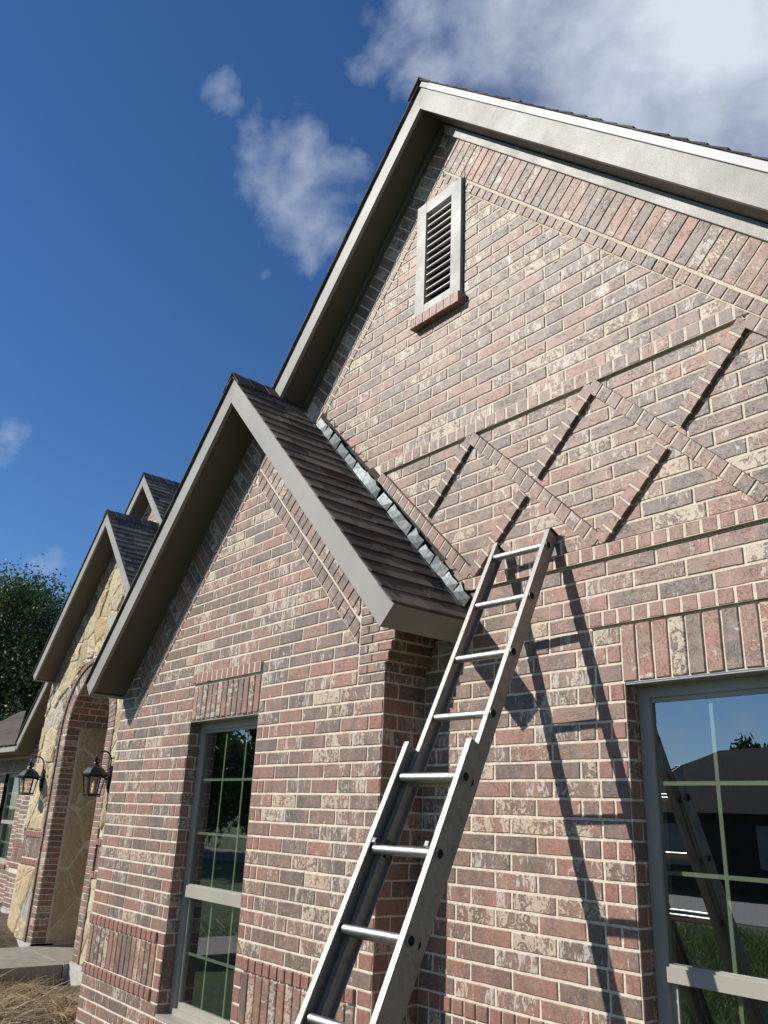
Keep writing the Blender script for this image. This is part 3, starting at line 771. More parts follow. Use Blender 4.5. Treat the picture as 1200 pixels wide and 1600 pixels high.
# roof body behind (between the gables)
mb = MB()
mb.add([(-9.75, 4.9, 2.60), (-6.7, 4.9, 2.60), (-6.7, 7.0, 4.2), (-9.75, 7.0, 4.2)], [(0, 1, 2, 3)], 0, (.4, 0, 0, .01))
mb.build('roof_slope', M['shingle'], house)
mb = MB()
fbw = FR(5.30)
mort(mb, fbw, rect(-9.66, -.5, XL - .001, 2.7))
for i, (z0, z1, k) in enumerate(ROWS(0)):
    if z1 > 2.7: break
    rowseg(mb, fbw, -9.66, XL, z0, z1, [], [], [], off=.127 * (i % 2) + .05)
fcs = Frame((-9.56, 0, 0), (0, 1, 0), (0, 0, 1), (1, 0, 0))
mb.add([(-9.56, 4.39, -.5), (-9.56, 5.4, -.5), (-9.56, 5.4, 3.1), (-9.56, 4.39, 3.1)], [(0, 1, 2, 3)], 0, (0, 0, 0, .001))
for i in range(42):
    z0 = -.158 + .0762 * i
    rowseg(mb, fcs, 4.39, 5.3, z0, z0 + .0762, [.1] if i % 2 else [], [], [])
mb.build('body_wall', [M['mortar']], house); mb = MB()
mb.box((XR, YA - .0, -.5), (XR + .09, 8.0, 2.6), 0, (0, 0, 0, .001))
mb.build('body_wall', [M['mortar']], house)

# =================================================================== step flashing
fl_o = MB().build('step_flashing', M['galv'], house)
d_, n_ = slope((-4.905, 4.567), rad(46.2), 1); o_ = Vector((-4.905, 4.567))
s_ = .42; i = 0
while s_ < 2.60:
    mb = MB(); w = random.uniform(.118, .150); hgt = random.uniform(.078, .098); tl = random.uniform(-.012, .022); tw = random.uniform(-.018, .006)
    yt = YA - .030 - random.uniform(0, .012); yb_ = YA - .036
    lift = random.uniform(0, .006)
    def X(s, t): p = o_ + d_ * s + n_ * t; return p
    a, b = X(s_, .014 + lift), X(s_ + w, .012); c, e = X(s_ + w + tl, hgt), X(s_ + tl, hgt + random.uniform(-.008, .008))
    mid1, mid2 = X(s_ + w * .5, .013), X(s_ + w * .5 + tl, hgt - .004)
    V = [(a.x, yb_, a.y), (mid1.x, yb_ - .004, mid1.y), (b.x, yb_, b.y), (c.x, yt + max(-.006, tw), c.y), (mid2.x, yt - random.uniform(0, .008), mid2.y), (e.x, yt - tw * .6, e.y)]
    V += [(p[0] + .0, p[1] + .0015, p[2]) for p in V]
    a2, b2 = X(s_, .022), X(s_ + w, .020)
    k0 = len(V); V += [(a2.x, yb_ - .022, a2.y - .004), (b2.x, yb_ - .020, b2.y - .004), (a2.x, yb_ - .022, a2.y - .0055), (b2.x, yb_ - .020, b2.y - .0055)]
    F = [(0, 1, 4, 5), (1, 2, 3, 4), (6, 11, 10, 7), (7, 10, 9, 8), (0, 5, 11, 6), (2, 8, 9, 3), (5, 4, 10, 11), (4, 3, 9, 10), (k0, k0 + 1, 2, 0), (k0 + 2, 6, 8, k0 + 3), (k0, k0 + 2, k0 + 3, k0 + 1)]
    mb.add(V, F)
    piece = mb.build('flashing_piece', M['galv'], fl_o); piece.location = (0, 0, 0)
    s_ += w * random.choice((.92, .97, 1.04, 1.10)); i += 1
mb = MB(); mb.prism([(*(o_ + d_ * .36 + n_ * .0),), (*(o_ + d_ * 2.62 + n_ * .0),), (*(o_ + d_ * 2.62 + n_ * .128),), (*(o_ + d_ * .36 + n_ * .128),)], YA - .0015, YA + .003); mb.build('shadow_gap_strip', M['dark'], house)  # dark strip painting in the shadow gap above the flashing
# bent strip ends at the top of the flashing
mb = MB()
for (s0, s1, hh, yo) in ((.30, .40, .10, .10), (.34, .37, .13, .06)):
    a, b, c = o_ + d_ * s0 + n_ * .03, o_ + d_ * s1 + n_ * .02, o_ + d_ * (s1 - .03) + n_ * hh
    mb.add([(a.x, YA - yo, a.y), (b.x, YA - .04, b.y), (c.x, YA - .035, c.y), (a.x, YA - yo + .002, a.y), (b.x, YA - .038, b.y), (c.x, YA - .033, c.y)], [(0, 1, 2), (5, 4, 3), (0, 3, 4, 1), (1, 4, 5, 2), (2, 5, 3, 0)])
pc = mb.build('flashing_piece', M['galv'], fl_o)
# =================================================================== louvre vent
def vent_build():
    v = MB()
    x0, z0, x1, z1 = -3.548, 4.66, -3.126, 5.545; w = .088; y0 = YA - .030; y1 = YA + .05
    for r in ((x0, z0, x0 + w, z1), (x1 - w, z0, x1, z1)):
        v.box((r[0], y0, r[1]), (r[2], y1, r[3]))
    v.box((x0 + w + .001, y0 + .001, z1 - w), (x1 - w - .001, y1, z1)); v.box((x0 + w + .001, y0 + .001, z0), (x1 - w - .001, y1, z0 + w * .8))
    o = v.build('louvre_vent', M['vent'], house)
    s = MB(); zb, zt = z0 + w * .8, z1 - w; n = 13
    for i in range(n):
        z = zb + (zt - zb) * (i + .5) / n
        a, b = x0 + w + .001, x1 - w - .001
        s.add([(a, y0 + .010, z - .024), (b, y0 + .010, z - .024), (b, YA + .045, z + .022), (a, YA + .045, z + .022), (a, y0 + .010, z - .017), (b, y0 + .010, z - .017), (b, YA + .045, z + .029), (a, YA + .045, z + .029)],
              [(0, 1, 5, 4), (3, 2, 1, 0), (4, 5, 6, 7), (1, 2, 6, 5), (0, 4, 7, 3), (2, 3, 7, 6)])
    so_ = s.build('louvre_slats', M['slat'], o); so_.location = (0, 0, 0)
    b_ = MB(); b_.box((x0 + w, YA + .06, zb), (x1 - w, YA + .3, zt)); bo = b_.build('vent_cavity', M['dark'], o)
    q = MB(); band(q, fa, (-3.556, 4.570), (-3.108, 4.570), 0, .082, 1, kind='red', h=.060, pitch=.068, jm=.006)
    q.box((-3.55, YA - .0575, 4.576), (-3.114, YA, 4.646), 0, (0, 0, 0, .001))
    qo = q.build('vent_sill', [M['mortar'], M['brick']], o)
vent_build()
# =================================================================== windows
def window(name, x0, x1, z0, z1, yr, cols, fw, zr0, zr1, up_rows, lo_rows, label=None, deep=2.0, bw=.016, sill=True):
    """frame face at yr; glass a little behind; upper sash above the meeting rail zr0..zr1"""
    f = MB()
    yb = yr + .07
    f.box((x0, yr, z0), (x0 + fw, yb, z1)); f.box((x1 - fw, yr, z0), (x1, yb, z1))
    f.box((x0 + fw, yr + .001, z1 - .055), (x1 - fw, yb, z1)); f.box((x0 + fw, yr - .004, z0), (x1 - fw, yb, z0 + .035))
    f.box((x0 + fw - .002, yr + .012, z1 - .075), (x1 - fw + .002, yb, z1 - .052))
    o = f.build('window', M['winframe'], house)
    if label: tag(o, label)
    r = MB(); r.box((x0 + fw, yr - .006, zr0), (x1 - fw, yb - .02, zr1)); r.box((x0 + fw, yr + .004, zr1 - .001), (x1 - fw, yb - .021, zr1 + .010))
    s = fw * .45
    r.box((x0 + fw, yr + .022, z0 + .035), (x0 + fw + s, yb - .01, zr0)); r.box((x1 - fw - s, yr + .022, z0 + .035), (x1 - fw, yb - .01, zr0))
    r.box((x0 + fw + s, yr + .023, z0 + .035), (x1 - fw - s, yb - .011, z0 + .07))
    ro = r.build('sash_rail', M['winframe'], o)
    g = MB()
    g.box((x0 + fw, yr + .020, zr1), (x1 - fw, yr + .024, z1 - .05)); up = g.build('pane', M['glass'], o)
    g = MB(); g.box((x0 + fw + s, yr + .036, z0 + .05), (x1 - fw - s, yr + .040, zr0)); g.build('pane', M['glass'], o)
    b = MB()
    for c in cols:
        b.box((c - bw / 2, yr + .029, zr1), (c + bw / 2, yr + .034, z1 - .055)); b.box((c - bw / 2, yr + .046, z0 + .05), (c + bw / 2, yr + .051, zr0))
    for z in up_rows: b.box((x0 + fw, yr + .0288, z - bw / 2), (x1 - fw, yr + .0342, z + bw / 2))
    for z in lo_rows: b.box((x0 + fw + s, yr + .0458, z - bw / 2), (x1 - fw - s, yr + .0512, z + bw / 2))
    b.build('grille', M['muntin'], o)
    i_ = MB()                                                # dark room behind
    X0, X1, Y0, Y1, Z0, Z1 = x0 + fw * .5, x1 - fw * .5, yb, yb + deep, z0, z1
    vs = [(X0, Y0, Z0), (X1, Y0, Z0), (X1, Y0, Z1), (X0, Y0, Z1), (X0 - .4, Y1, Z0 - .3), (X1 + .4, Y1, Z0 - .3), (X1 + .4, Y1, Z1 + .2), (X0 - .4, Y1, Z1 + .2)]
    i_.add(vs, [(4, 5, 6, 7), (0, 4, 7, 3), (1, 2, 6, 5), (3, 7, 6, 2), (0, 1, 5, 4)]); i_.build('room_interior', M['wall_in'], o)
    if sill:
        k = MB(); k.box((x0 - .0, yr - .09, z0 - .02), (x1 + .0, yr + .002, z0 + .001)); k.build('window_sill', M['winframe'], o)
    for ch in o.children: ch.location = (0, 0, 0)
    return o
window('window', -5.520, -4.616, .402, 2.198, YB + .085, [-5.190, -4.925], .052, 1.078, 1.146, [1.812, 1.471], [.747], 'tall narrow window in the projecting gable')
window('window', -2.120, -1.311, .102, 2.190, YA + .085, [-1.805, -1.545], .055, 1.073, 1.125, [1.791, 1.455], [.60], 'wide window at the right reflecting the sky')
window('window', -1.309, -.502, .102, 2.190, YA + .085, [-1.04, -.775], .055, 1.073, 1.125, [1.791, 1.455], [.60], 'right half of the wide window')
# steel lintels under the soldier courses
mb = MB(); mb.box((-2.121, YA + .004, 2.184), (-.501, YA + .09, 2.191)); mb.build('lintel', M['winframe'], house)
mb = MB(); mb.box((-5.521, YB + .004, 2.192), (-4.615, YB + .09, 2.199)); mb.build('lintel', M['winframe'], house)

# =================================================================== entry wall (C), stone with arch
fc = FR(YC)
AX, ARr, ASP = -11.93, .765, 2.60                            # arch centre, radius, spring
ax0, ax1 = AX - ARr, AX + ARr
def stadium(r, zb): return [(AX - r, zb), (AX + r, zb)] + [(AX + r * math.cos(a), ASP + r * math.sin(a)) for a in np.linspace(0, math.pi, 25)]
EX0, EX1 = -13.74, -9.561
apC = (-11.68, 5.52); sC = 1.0428
def topC(x): return min(apC[1] + .01 - sC * abs(x - apC[0]), 9)
mb = MB()
xs = sorted(set([EX0, EX1, ax0, ax1, apC[0]] + [AX + ARr * math.cos(a) for a in np.linspace(0, math.pi, 25)] + list(np.linspace(EX0, EX1, 30))))
def zt(x): return max(topC(x), 2.60)
for a, b in zip(xs, xs[1:]):
    def zb(x):
        u = abs(x - AX)
        return ASP + math.sqrt(max(0, ARr ** 2 - u * u)) if u <= ARr + 1e-6 and ax0 - 1e-6 <= (a + b) / 2 <= ax1 + 1e-6 else -.5
    mort(mb, fc, [(a, zb(a)), (b, zb(b)), (b, zt(b)), (a, zt(a))])
Rz = [(z0 - .0, z1) for z0, z1 in [(-.158 + .0762 * i, -.158 + .0762 * (i + 1)) for i in range(75)]]
# outer brick ring: thin projecting headers, then soldiers round the opening
rw = .245
def arc_band(r0, r1, pitch, kind, h):
    n = round(math.pi * r1 / pitch)
    for i in range(n):
        a0, a1 = math.pi * (i + .06) / n, math.pi * (i + .94) / n
        P = [(AX + r * math.cos(a), ASP + r * math.sin(a)) for r, a in ((r0, a0), (r1, a0), (r1, a1), (r0, a1))]
        brick(mb, fc, P, (a0 + a1) / 2, kind=kind, h=h, sub_len=.2)
arc_band(ARr + .004, ARr + rw - .055, .08, 'field', .008); arc_band(ARr + rw - .05, ARr + rw + .02, .08, 'header', .030)
for (z0, z1) in Rz:
    if z1 > ASP: break
    for (x0, x1) in ((ax0 - rw + .05, ax0), (ax1, ax1 + rw - .05)):
        brick(mb, fc, rect(x0 + .004, z0 + .005, x1 - .003, z1 - .005), 0, h=.008, sub_len=.2)
    for (x0, x1) in ((ax0 - rw - .02, ax0 - rw + .046), (ax1 + rw - .046, ax1 + rw + .02)):
        brick(mb, fc, rect(x0 + .002, z0 + .004, x1 - .002, z1 - .004), 0, h=.030, kind='header', sub_len=.2)
# brick panel set in the stone each side of the arch
for (x0, x1) in ((-13.72, -12.95), (-10.91, -10.14)):
    band(mb, fc, (x0, 1.165), (x1, 1.165), 0, .085, 1, kind='red', h=.03); band(mb, fc, (x0, .79), (x1, .79), 0, .085, 1, kind='red', h=.03)
    band(mb, fc, (x0, .88), (x1, .88), 0, .28, 1)
# rake bands of the entry gable
for sg in (1, -1):
    def pc(x, d): return (x, apC[1] - d - sC * abs(x - apC[0]))
    xe = apC[0] + sg * 2.35
    hs = [(sg, 0, -sg * apC[0]), (1, 0, 13.735), (-1, 0, -9.562)]
    band(mb, fc, pc(apC[0], 0.0), pc(xe, 0.0), -.02, .245, -sg, hs); band(mb, fc, pc(apC[0], .345), pc(xe, .345), 0, .07, -sg, hs, kind='header', h=.02)
    if sg < 0:
        pass
entry_wall = mb.build('entry_wall', [M['mortar'], M['brick']], house)
tag(entry_wall, 'brick bands and arch ring of the entry')
# field stones: Voronoi cells clipped to the stone areas
mb = MB()
def voronoi(pts, hs, box_):
    out = []
    for i, p in enumerate(pts):
        P = rect(*box_); dd = sorted((((q[0] - p[0]) ** 2 + (q[1] - p[1]) ** 2), j) for j, q in enumerate(pts) if j != i)[:16]
        for _, j in dd:
            q = pts[j]; mx_, mz_ = (p[0] + q[0]) / 2, (p[1] + q[1]) / 2
            P = clip(P, p[0] - q[0], p[1] - q[1], -((p[0] - q[0]) * mx_ + (p[1] - q[1]) * mz_))
            if len(P) < 3: break
        P = clips(P, hs)
        if len(P) >= 3: out.append(P)
    return out
def stone(mb, fr, P, h=.022, dull=0):
    if area(P) < 0: P = P[::-1]
    A = area(P)
    if A < .009: return
    cx = sum(q[0] for q in P) / len(P); cy = sum(q[1] for q in P) / len(P)
    s = max(.6, 1 - .008 / math.sqrt(A) * 1.4); R = []
    for i in range(len(P)):
        p, q = P[i], P[(i + 1) % len(P)]; l = math.hypot(q[0] - p[0], q[1] - p[1]); k = max(1, int(l / .06))
        for j in range(k):
            t = j / k; R.append((cx + (p[0] + (q[0] - p[0]) * t - cx) * s + random.uniform(-.005, .005), cy + (p[1] + (q[1] - p[1]) * t - cy) * s + random.uniform(-.005, .005)))
    n = len(R); hz = h + random.uniform(-.008, .014)
    vs = [fr.p(a, b, -.002) for a, b in R] + [fr.p(a, b, hz * .55) for a, b in R] + [fr.p(a + (cx - a) * .12, b + (cy - b) * .12, hz + random.uniform(-.005, .005)) for a, b in R] + [fr.p(a + (cx - a) * .5, b + (cy - b) * .5, hz + random.uniform(-.004, .012)) for a, b in R] + [fr.p(cx, cy, hz + random.uniform(0, .01))]
    fs = [(3 * n + i, 3 * n + (i + 1) % n, 4 * n) for i in range(n)]
    for r in (0, n, 2 * n): fs += [(r + i, r + (i + 1) % n, r + n + (i + 1) % n, r + n + i) for i in range(n)]
    mb.add(vs, fs, 0, (random.random() * (.74 if dull else 1), 0, 0, .01))
def stones(mb, fr, box_, hs, holes, sx, sz, dull=0):
    pts = []; z = box_[1] - sz; r = 0
    while z < box_[3] + sz:
        x = box_[0] - sx + (r % 2) * sx / 2
        while x < box_[2] + sx:
            pts.append((x + random.uniform(-.33, .33) * sx, z + random.uniform(-.33, .33) * sz)); x += sx
        z += sz; r += 1
    for P in voronoi(pts, hs, box_):
        Q = [P]
        for h in holes: Q = sub(Q, h)
        for q in Q: stone(mb, fr, q, dull=dull)
rk = [(1.0428, -1, apC[1] - .45 - 1.0428 * apC[0]), (-1.0428, -1, apC[1] - .45 + 1.0428 * apC[0])]
stones(mb, fc, (-13.76, -.16, -12.96, .78), [], [], 1.25, .36); mb.build('stone_cladding', M['stone'], house); mb = MB()
stones(mb, fc, (-13.76, 1.258, -12.96, 2.2), [], [], 1.25, .36)
stones(mb, fc, (-13.76, 2.2, -9.59, 5.3), rk, [stadium(ARr + rw + .022, -.5)], .40, .32)
stones(mb, fc, (-13.76, 2.5, -13.2, 3.4), [(-1.0428, 1, -(apC[1] - .45 - 1.0428 * apC[0])), (1.0428, -1, apC[1] - .24 - 1.0428 * apC[0])], [], .5, .30)
mb.build('stone_cladding', M['stone'], house); mb = MB(); stones(mb, fc, (-10.89, -.16, -9.59, .78), [], [], .7, .36); mb.build('stone_cladding', M['stone'], house); mb = MB(); stones(mb, fc, (-10.89, 1.258, -9.59, 2.2), [], [], .7, .36)
mb.build('stone_cladding', M['stone'], house)
M['bed'] = m_plain('stone_mortar', (.56, .50, .39), .95, .6, 25, .12)
mb = MB()
for P in (rect(-13.735, -.16, -12.97, .78), rect(-13.735, 1.26, -12.97, 2.55), rect(-10.88, -.16, -9.59, .78), rect(-10.88, 1.26, -9.59, 3.2), rect(-13.735, .78, -13.73, 1.26)): mb.prism(P, YC - .010, YC - .001)
Q = [clips(rect(-13.735, 2.55, -9.59, 5.3), rk)]
for q in sub(Q, stadium(ARr + rw + .01, -.5)): mb.prism(q, YC - .010, YC - .001)
mb.build('stone_mortar_bed', M['bed'], house)
# entry porch: left wall with its stone panel, back wall, right wall, vault
mb = MB(); YP = 5.75
fp = Frame((ax0, 0, 0), (0, 1, 0), (0, 0, 1), (1, 0, 0))
mb.add([(ax0, YC, -.5), (ax0, YP, -.5), (ax0, YP, 3.3), (ax0, YC, 3.3)], [(0, 1, 2, 3)], 0, (0, 0, 0, .001))
fpr = Frame((ax1, 0, 0), (0, -1, 0), (0, 0, 1), (-1, 0, 0))
mb.add([(ax1, YP, -.5), (ax1, YC, -.5), (ax1, YC, 3.3), (ax1, YP, 3.3)], [(0, 1, 2, 3)], 0, (0, 0, 0, .001))
fpb = FR(YP)
mb.add([(ax0, YP, -.5), (ax1, YP, -.5), (ax1, YP, 3.5), (ax0, YP, 3.5)], [(0, 1, 2, 3)], 0, (0, 0, 0, .001))
for i, (z0, z1) in enumerate(Rz):
    if z1 > 3.2: break
    if z1 < 2.74:
        rowseg(mb, fp, YC, YC + .19, z0, z1, [], []); rowseg(mb, fp, YC + .60, YP, z0, z1, [], [], off=.127 * (i % 2))
    else: rowseg(mb, fp, YC, YP, z0, z1, [], [], off=.127 * (i % 2))
    rowseg(mb, fpb, ax0, ax1, z0, z1, [], [], off=.127 * (i % 2))
    rowseg(mb, fpr, -YP, -YC, z0, z1, [], [], off=.127 * (i % 2))
n = 24
for i in range(n):                                           # vault
    a0, a1 = math.pi * i / n, math.pi * (i + 1) / n
    p = [(AX + ARr * math.cos(a), ASP + ARr * math.sin(a)) for a in (a0, a1)]
    mb.add([(p[0][0], YC, p[0][1]), (p[1][0], YC, p[1][1]), (p[1][0], YP, p[1][1]), (p[0][0], YP, p[0][1])], [(0, 1, 2, 3)], 0, (0, 0, 0, .001))
    d = (a0 + a1) / 2; nn = Vector((-math.cos(d), 0, -math.sin(d)))
    fv = Frame((AX + ARr * math.cos(d), 0, ASP + ARr * math.sin(d)), (0, 1, 0), (-math.sin(d), 0, math.cos(d)), nn)
    hw = ARr * math.pi / n / 2
    rowseg(mb, fv, YC, YP, -hw, hw, [], [], off=.127 * (i % 2))
mb.build('porch_wall', [M['mortar'], M['brick']], house)
mb = MB(); mb.box((ax0, YC + .195, -.16), (ax0 + .012, YC + .595, 2.735)); mb.build('stone_mortar_bed', M['bed'], house)
mb = MB(); stones(mb, fp, (YC + .20, -.16, YC + .59, 2.73), [], [], .9, .44, dull=1); mb.build('porch_stone_panel', M['stone'], house)
# upper gable wall
mb = MB(); fd = FR(5.14); ap = (-12.565, 6.63)
mort(mb, fd, [(ap[0] - 1.7, ap[1] - 1.73), (ap[0] + 1.7, ap[1] - 1.76), ap])
for i in range(24):
    z0 = 4.9 + .0762 * i
    rowseg(mb, fd, ap[0] - 1.7, ap[0] + 1.7, z0, z0 + .0762, [], [], [(-1.04, -1, ap[1] + 1.04 * ap[0] - .06), (1.0, -1, ap[1] - 1.0 * ap[0] - .06)], off=.127 * (i % 2))
mb.build('upper_gable_wall', [M['mortar'], M['brick']], house)
# lower rake on the left of the entry + left wing
mb = MB()
def seg_prism(p0, p1, w, y0, y1):
    dx, dz = p1[0] - p0[0], p1[1] - p0[1]; l = math.hypot(dx, dz); nx, nz = dz / l, -dx / l
    if nz > 0: nx, nz = -nx, -nz
    mb.prism([p0, p1, (p1[0] + nx * w, p1[1] + nz * w), (p0[0] + nx * w, p0[1] + nz * w)], y0, y1)
KF = 1.122
def kf(x, y, z): return (x * KF, y * KF, (z - EYE) * KF + EYE)
YE = 4.90; YF = 5.22; EL = -15.86
seg_prism((-14.2, 4.12), (-15.77, 2.565), .115, 4.60, 4.628); mb.build('rake_board', M['paint'], house)
mb = MB(); seg_prism((-14.2, 4.145), (-15.80, 2.585), .02, 4.58, 8.2); mb.build('roof_slope', M['shingle'], house)
mb = MB(); mb.prism([(-14.2, 4.005), (-15.75, 2.475), (-15.75, 2.46), (-14.2, 3.99)], 4.629, YE); mb.build('soffit', M['soffit'], house)
mb = MB(); mb.box((-20.95, 4.60, 2.470), (-15.745, 4.625, 2.562)); mb.build('eave_fascia', M['paint'], house)
mb = MB(); mb.box((-20.95, 4.626, 2.468), (-15.75, YF, 2.482)); mb.build('soffit', M['soffit'], house)
mb = MB()
for i in range(7):
    y0, y1 = 4.07 + i * .19, 4.07 + (i + 1) * .19 + .02
    def X0(y): return -13.98 - (y - 4.07) * 3.2
    za, zb_ = 2.492 + (y0 - 4.07) * .70, 2.480 + (y1 - 4.07) * .70
    mb.add([kf(-18.67, y0, za), kf(X0(y0), y0, za), kf(X0(y1), y1, zb_), kf(-18.67, y1, zb_), kf(-18.67, y0, za - .02), kf(X0(y0), y0, za - .02)], [(0, 1, 2, 3), (4, 5, 1, 0)], 0, (random.random() * .5, 0, 0, .01))
mb.build('wing_roof', M['shingle'], house)
# short brick wall set back beside the entry, below its own rake
mb = MB(); fe = FR(YE)
mort(mb, fe, [(EL, -.5), (-13.74, -.5), (-13.74, 4.55), (-14.0, 4.32), (EL, 2.47)])
for i, (z0, z1) in enumerate(Rz):
    if z0 > 4.5: break
    if .60 < z1 < .99: continue
    rowseg(mb, fe, EL, -13.74, z0, z1, [.11] if i % 2 else [], [], [(1, -1, 18.42)])
band(mb, fe, (EL, .925), (-13.74, .925), 0, .08, 1, kind='red', h=.02); band(mb, fe, (EL, .60), (-13.74, .60), 0, .08, 1, kind='red', h=.02)
band(mb, fe, (EL, .685), (-13.74, .685), 0, .235, 1)
mb.add([(EL, YE, -.5), (EL, YF, -.5), (EL, YF, 2.47), (EL, YE, 2.47)], [(3, 2, 1, 0)], 0, (0, 0, 0, .001))
mb.add([(EX0, YC, -.5), (EX0, YE, -.5), (EX0, YE, 3.4), (EX0, YC, 3.4)], [(3, 2, 1, 0)], 0, (0, 0, 0, .001))
mb.build('set_back_wall', [M['mortar'], M['brick']], house)
mb = MB(); ff = FR(YF)
W0, W1, WZ0, WZ1 = -18.15, -17.16, .57, 2.165
for P in (rect(-20.5, -.5, W0, 2.48), rect(W1, -.5, EL + .01, 2.48), rect(W0, -.5, W1, WZ0), rect(W0, WZ1, W1, 2.48)): mort(mb, ff, P)
for i in range(30):
    z0 = -.06 + .0762 * i
    for (a, b) in ((-20.5, W0), (W1, EL)):
        if z0 + .0762 < WZ1 + .02: rowseg(mb, ff, a, b, z0, z0 + .0762, [], [.08] if i % 2 else [], off=.1)
    if z0 + .0762 < .49: rowseg(mb, ff, W0, W1, z0, z0 + .0762, [], [], off=.127 * (i % 2))
band(mb, ff, (-20.5, WZ1 + .01), (EL, WZ1 + .01), 0, .25, 1); band(mb, ff, (W0 - .05, .485), (W1 + .05, .485), 0, .08, 1, kind='red', h=.03)
mb.build('wing_wall', [M['mortar'], M['brick']], house)
window('window', W0, W1, WZ0, WZ1, YF + .07, [-17.64], .05, 1.245, 1.30, [1.80, 1.55], [.92], 'window of the far left wing, half out of frame', bw=.035)
mb = MB(); mb.box((-13.80, YC - .03, 1.20), (-13.735, YC + .03, 1.42)); mb.build('utility_box', M['found'], house)
# foundation strips
mb = MB()
mb.box((EX0 - .02, YC - .02, -.6), (ax0 - .0, YC + .3, -.158)); mb.build('foundation', M['found'], house); mb = MB(); mb.box((EL, YE - .02, -.6), (EX0 - .03, YE + .2, -.02)); mb.build('foundation', M['found'], house); mb = MB(); mb.box((ax1 + .0, YC - .03, -.6), (-9.7, YC + .3, -.158))
mb.build('foundation', M['found'], house)
# =================================================================== wall lanterns
def lantern(x, label):
    y = YC; zc_ = 1.98
    t = empty('wall_lantern', (x, y, zc_), label, 'lantern', 'black wall lanterns flanking the entry arch')
    def part(mb, name, m_, par=None, smooth=False):
        o = mb.build(name, m_, None, smooth); o.parent = par or t; o.location = (0, 0, 0) if par else (-x, -y, -zc_); return o
    p = .235; cy = y - p; k = MB()
    # backplate: long shield
    P = [(x - .05, zc_ - .14), (x, zc_ - .19), (x + .05, zc_ - .14), (x + .06, zc_), (x + .05, zc_ + .10), (x, zc_ + .13), (x - .05, zc_ + .10), (x - .06, zc_)]
    k.prism(P, y - .045, y - .028); k.prism([(x + (a - x) * .7, zc_ + (b - zc_) * .75) for a, b in P], y - .058, y - .0451); part(k, 'backplate', M['iron'])
    k = MB(); pts = []
    zt_ = zc_ + .19
    for i in range(15):
        a = math.pi * i / 14; pts.append((x, y - .05 - (p - .03) / 2 * (1 - math.cos(a)) - .0, zt_ + .11 * math.sin(a)))
    pts = [(x, y - .05, zc_ - .02), (x, y - .05, zc_ + .1)] + pts
    e = pts[-1]
    for i in range(1, 14):
        a = i / 13 * 1.6 * math.pi; r = .055 * (1 - i / 18)
        pts.append((x, e[1] + r * (1 - math.cos(a)) * .9, e[2] - r * math.sin(a) * .95))
    k.tube(pts, .0085, 8, rs=[.010] * 10 + [.009] * (len(pts) - 14) + [.0075, .007, .007, .010]); part(k, 'arm', M['iron'], smooth=True)
    k = MB(); k.tube([(x, y - .05, zc_ - .03), (x, cy + .09, zc_ - .01)], .009, 8); part(k, 'arm', M['iron'], smooth=True)
    # roof cap: hexagonal bell with finial
    k = MB(); prof = [(.165, -.002), (.165, .012), (.150, .020), (.125, .050), (.095, .085), (.055, .112), (.024, .120), (.024, .132), (.034, .140), (.026, .155), (.012, .165), (.018, .180), (.008, .195), (.008, .215)]
    z0 = zc_ + .005; vs = []
    for r, h_ in prof:
        for j in range(6): a = math.pi / 3 * j + .26; vs.append((x + r * math.cos(a), cy + r * math.sin(a), z0 + h_))
    fs = [(i * 6 + j, i * 6 + (j + 1) % 6, (i + 1) * 6 + (j + 1) % 6, (i + 1) * 6 + j) for i in range(len(prof) - 1) for j in range(6)] + [tuple(range(5, -1, -1))]
    k.add(vs, fs); part(k, 'roof_cap', M['iron'])
    # cage: six tapering bars, base
    k = MB()
    for j in range(6):
        a = math.pi / 3 * j + .26
        k.tube([(x + .135 * math.cos(a), cy + .135 * math.sin(a), z0), (x + .092 * math.cos(a), cy + .092 * math.sin(a), zc_ - .225)], .0085, 6)
    for rr2, zz in ((.142, z0 - .008), (.100, zc_ - .222)):
        for j in range(6):
            a, b = math.pi / 3 * j + .26, math.pi / 3 * (j + 1) + .26
            k.tube([(x + rr2 * math.cos(a), cy + rr2 * math.sin(a), zz), (x + rr2 * math.cos(b), cy + rr2 * math.sin(b), zz)], .009, 6)
    vs = [(x + .108 * math.cos(math.pi / 3 * j + .26), cy + .108 * math.sin(math.pi / 3 * j + .26), zc_ - .236 - h_) for h_ in (0, .012) for j in range(6)]
    k.add(vs, [tuple(range(6)), tuple(range(11, 5, -1))] + [(j, 6 + j, 6 + (j + 1) % 6, (j + 1) % 6) for j in range(6)])
    cg = part(k, 'cage', M['iron'])
    k = MB(); vs = []
    for r, zz in ((.128, z0 - .004), (.088, zc_ - .22)):
        for j in range(6): a = math.pi / 3 * j + .26; vs.append((x + r * math.cos(a), cy + r * math.sin(a), zz))
    k.add(vs, [(j, (j + 1) % 6, 6 + (j + 1) % 6, 6 + j) for j in range(6)]); part(k, 'glass', M['lglass'])
    k = MB(); k.tube([(x, cy, zc_ - .22), (x, cy, zc_ - .14)], .012, 8); k.tube([(x, cy, zc_ - .14), (x, cy, zc_ - .115), (x, cy, zc_ - .09), (x, cy, zc_ - .06)], .01, 8, rs=[.010, .016, .012, .002]); part(k, 'bulb', M['bulb'], smooth=True)
    return t
M['lglass'] = m_glass('lantern_glass', .12, (.93, .93, .9))
q, t_, b_, o__ = mat('candle_bulb'); b_.inputs['Base Color'].default_value = (.8, .7, .5, 1); b_.inputs['Roughness'].default_value = .1; b_.inputs['Emission Color'].default_value = (1, .6, .25, 1); b_.inputs['Emission Strength'].default_value = .25; M['bulb'] = q
lantern(-13.30, 'black iron lantern with scroll arm on the stone left of the arch')
lantern(-10.76, 'black iron lantern with scroll arm on the pier right of the arch')
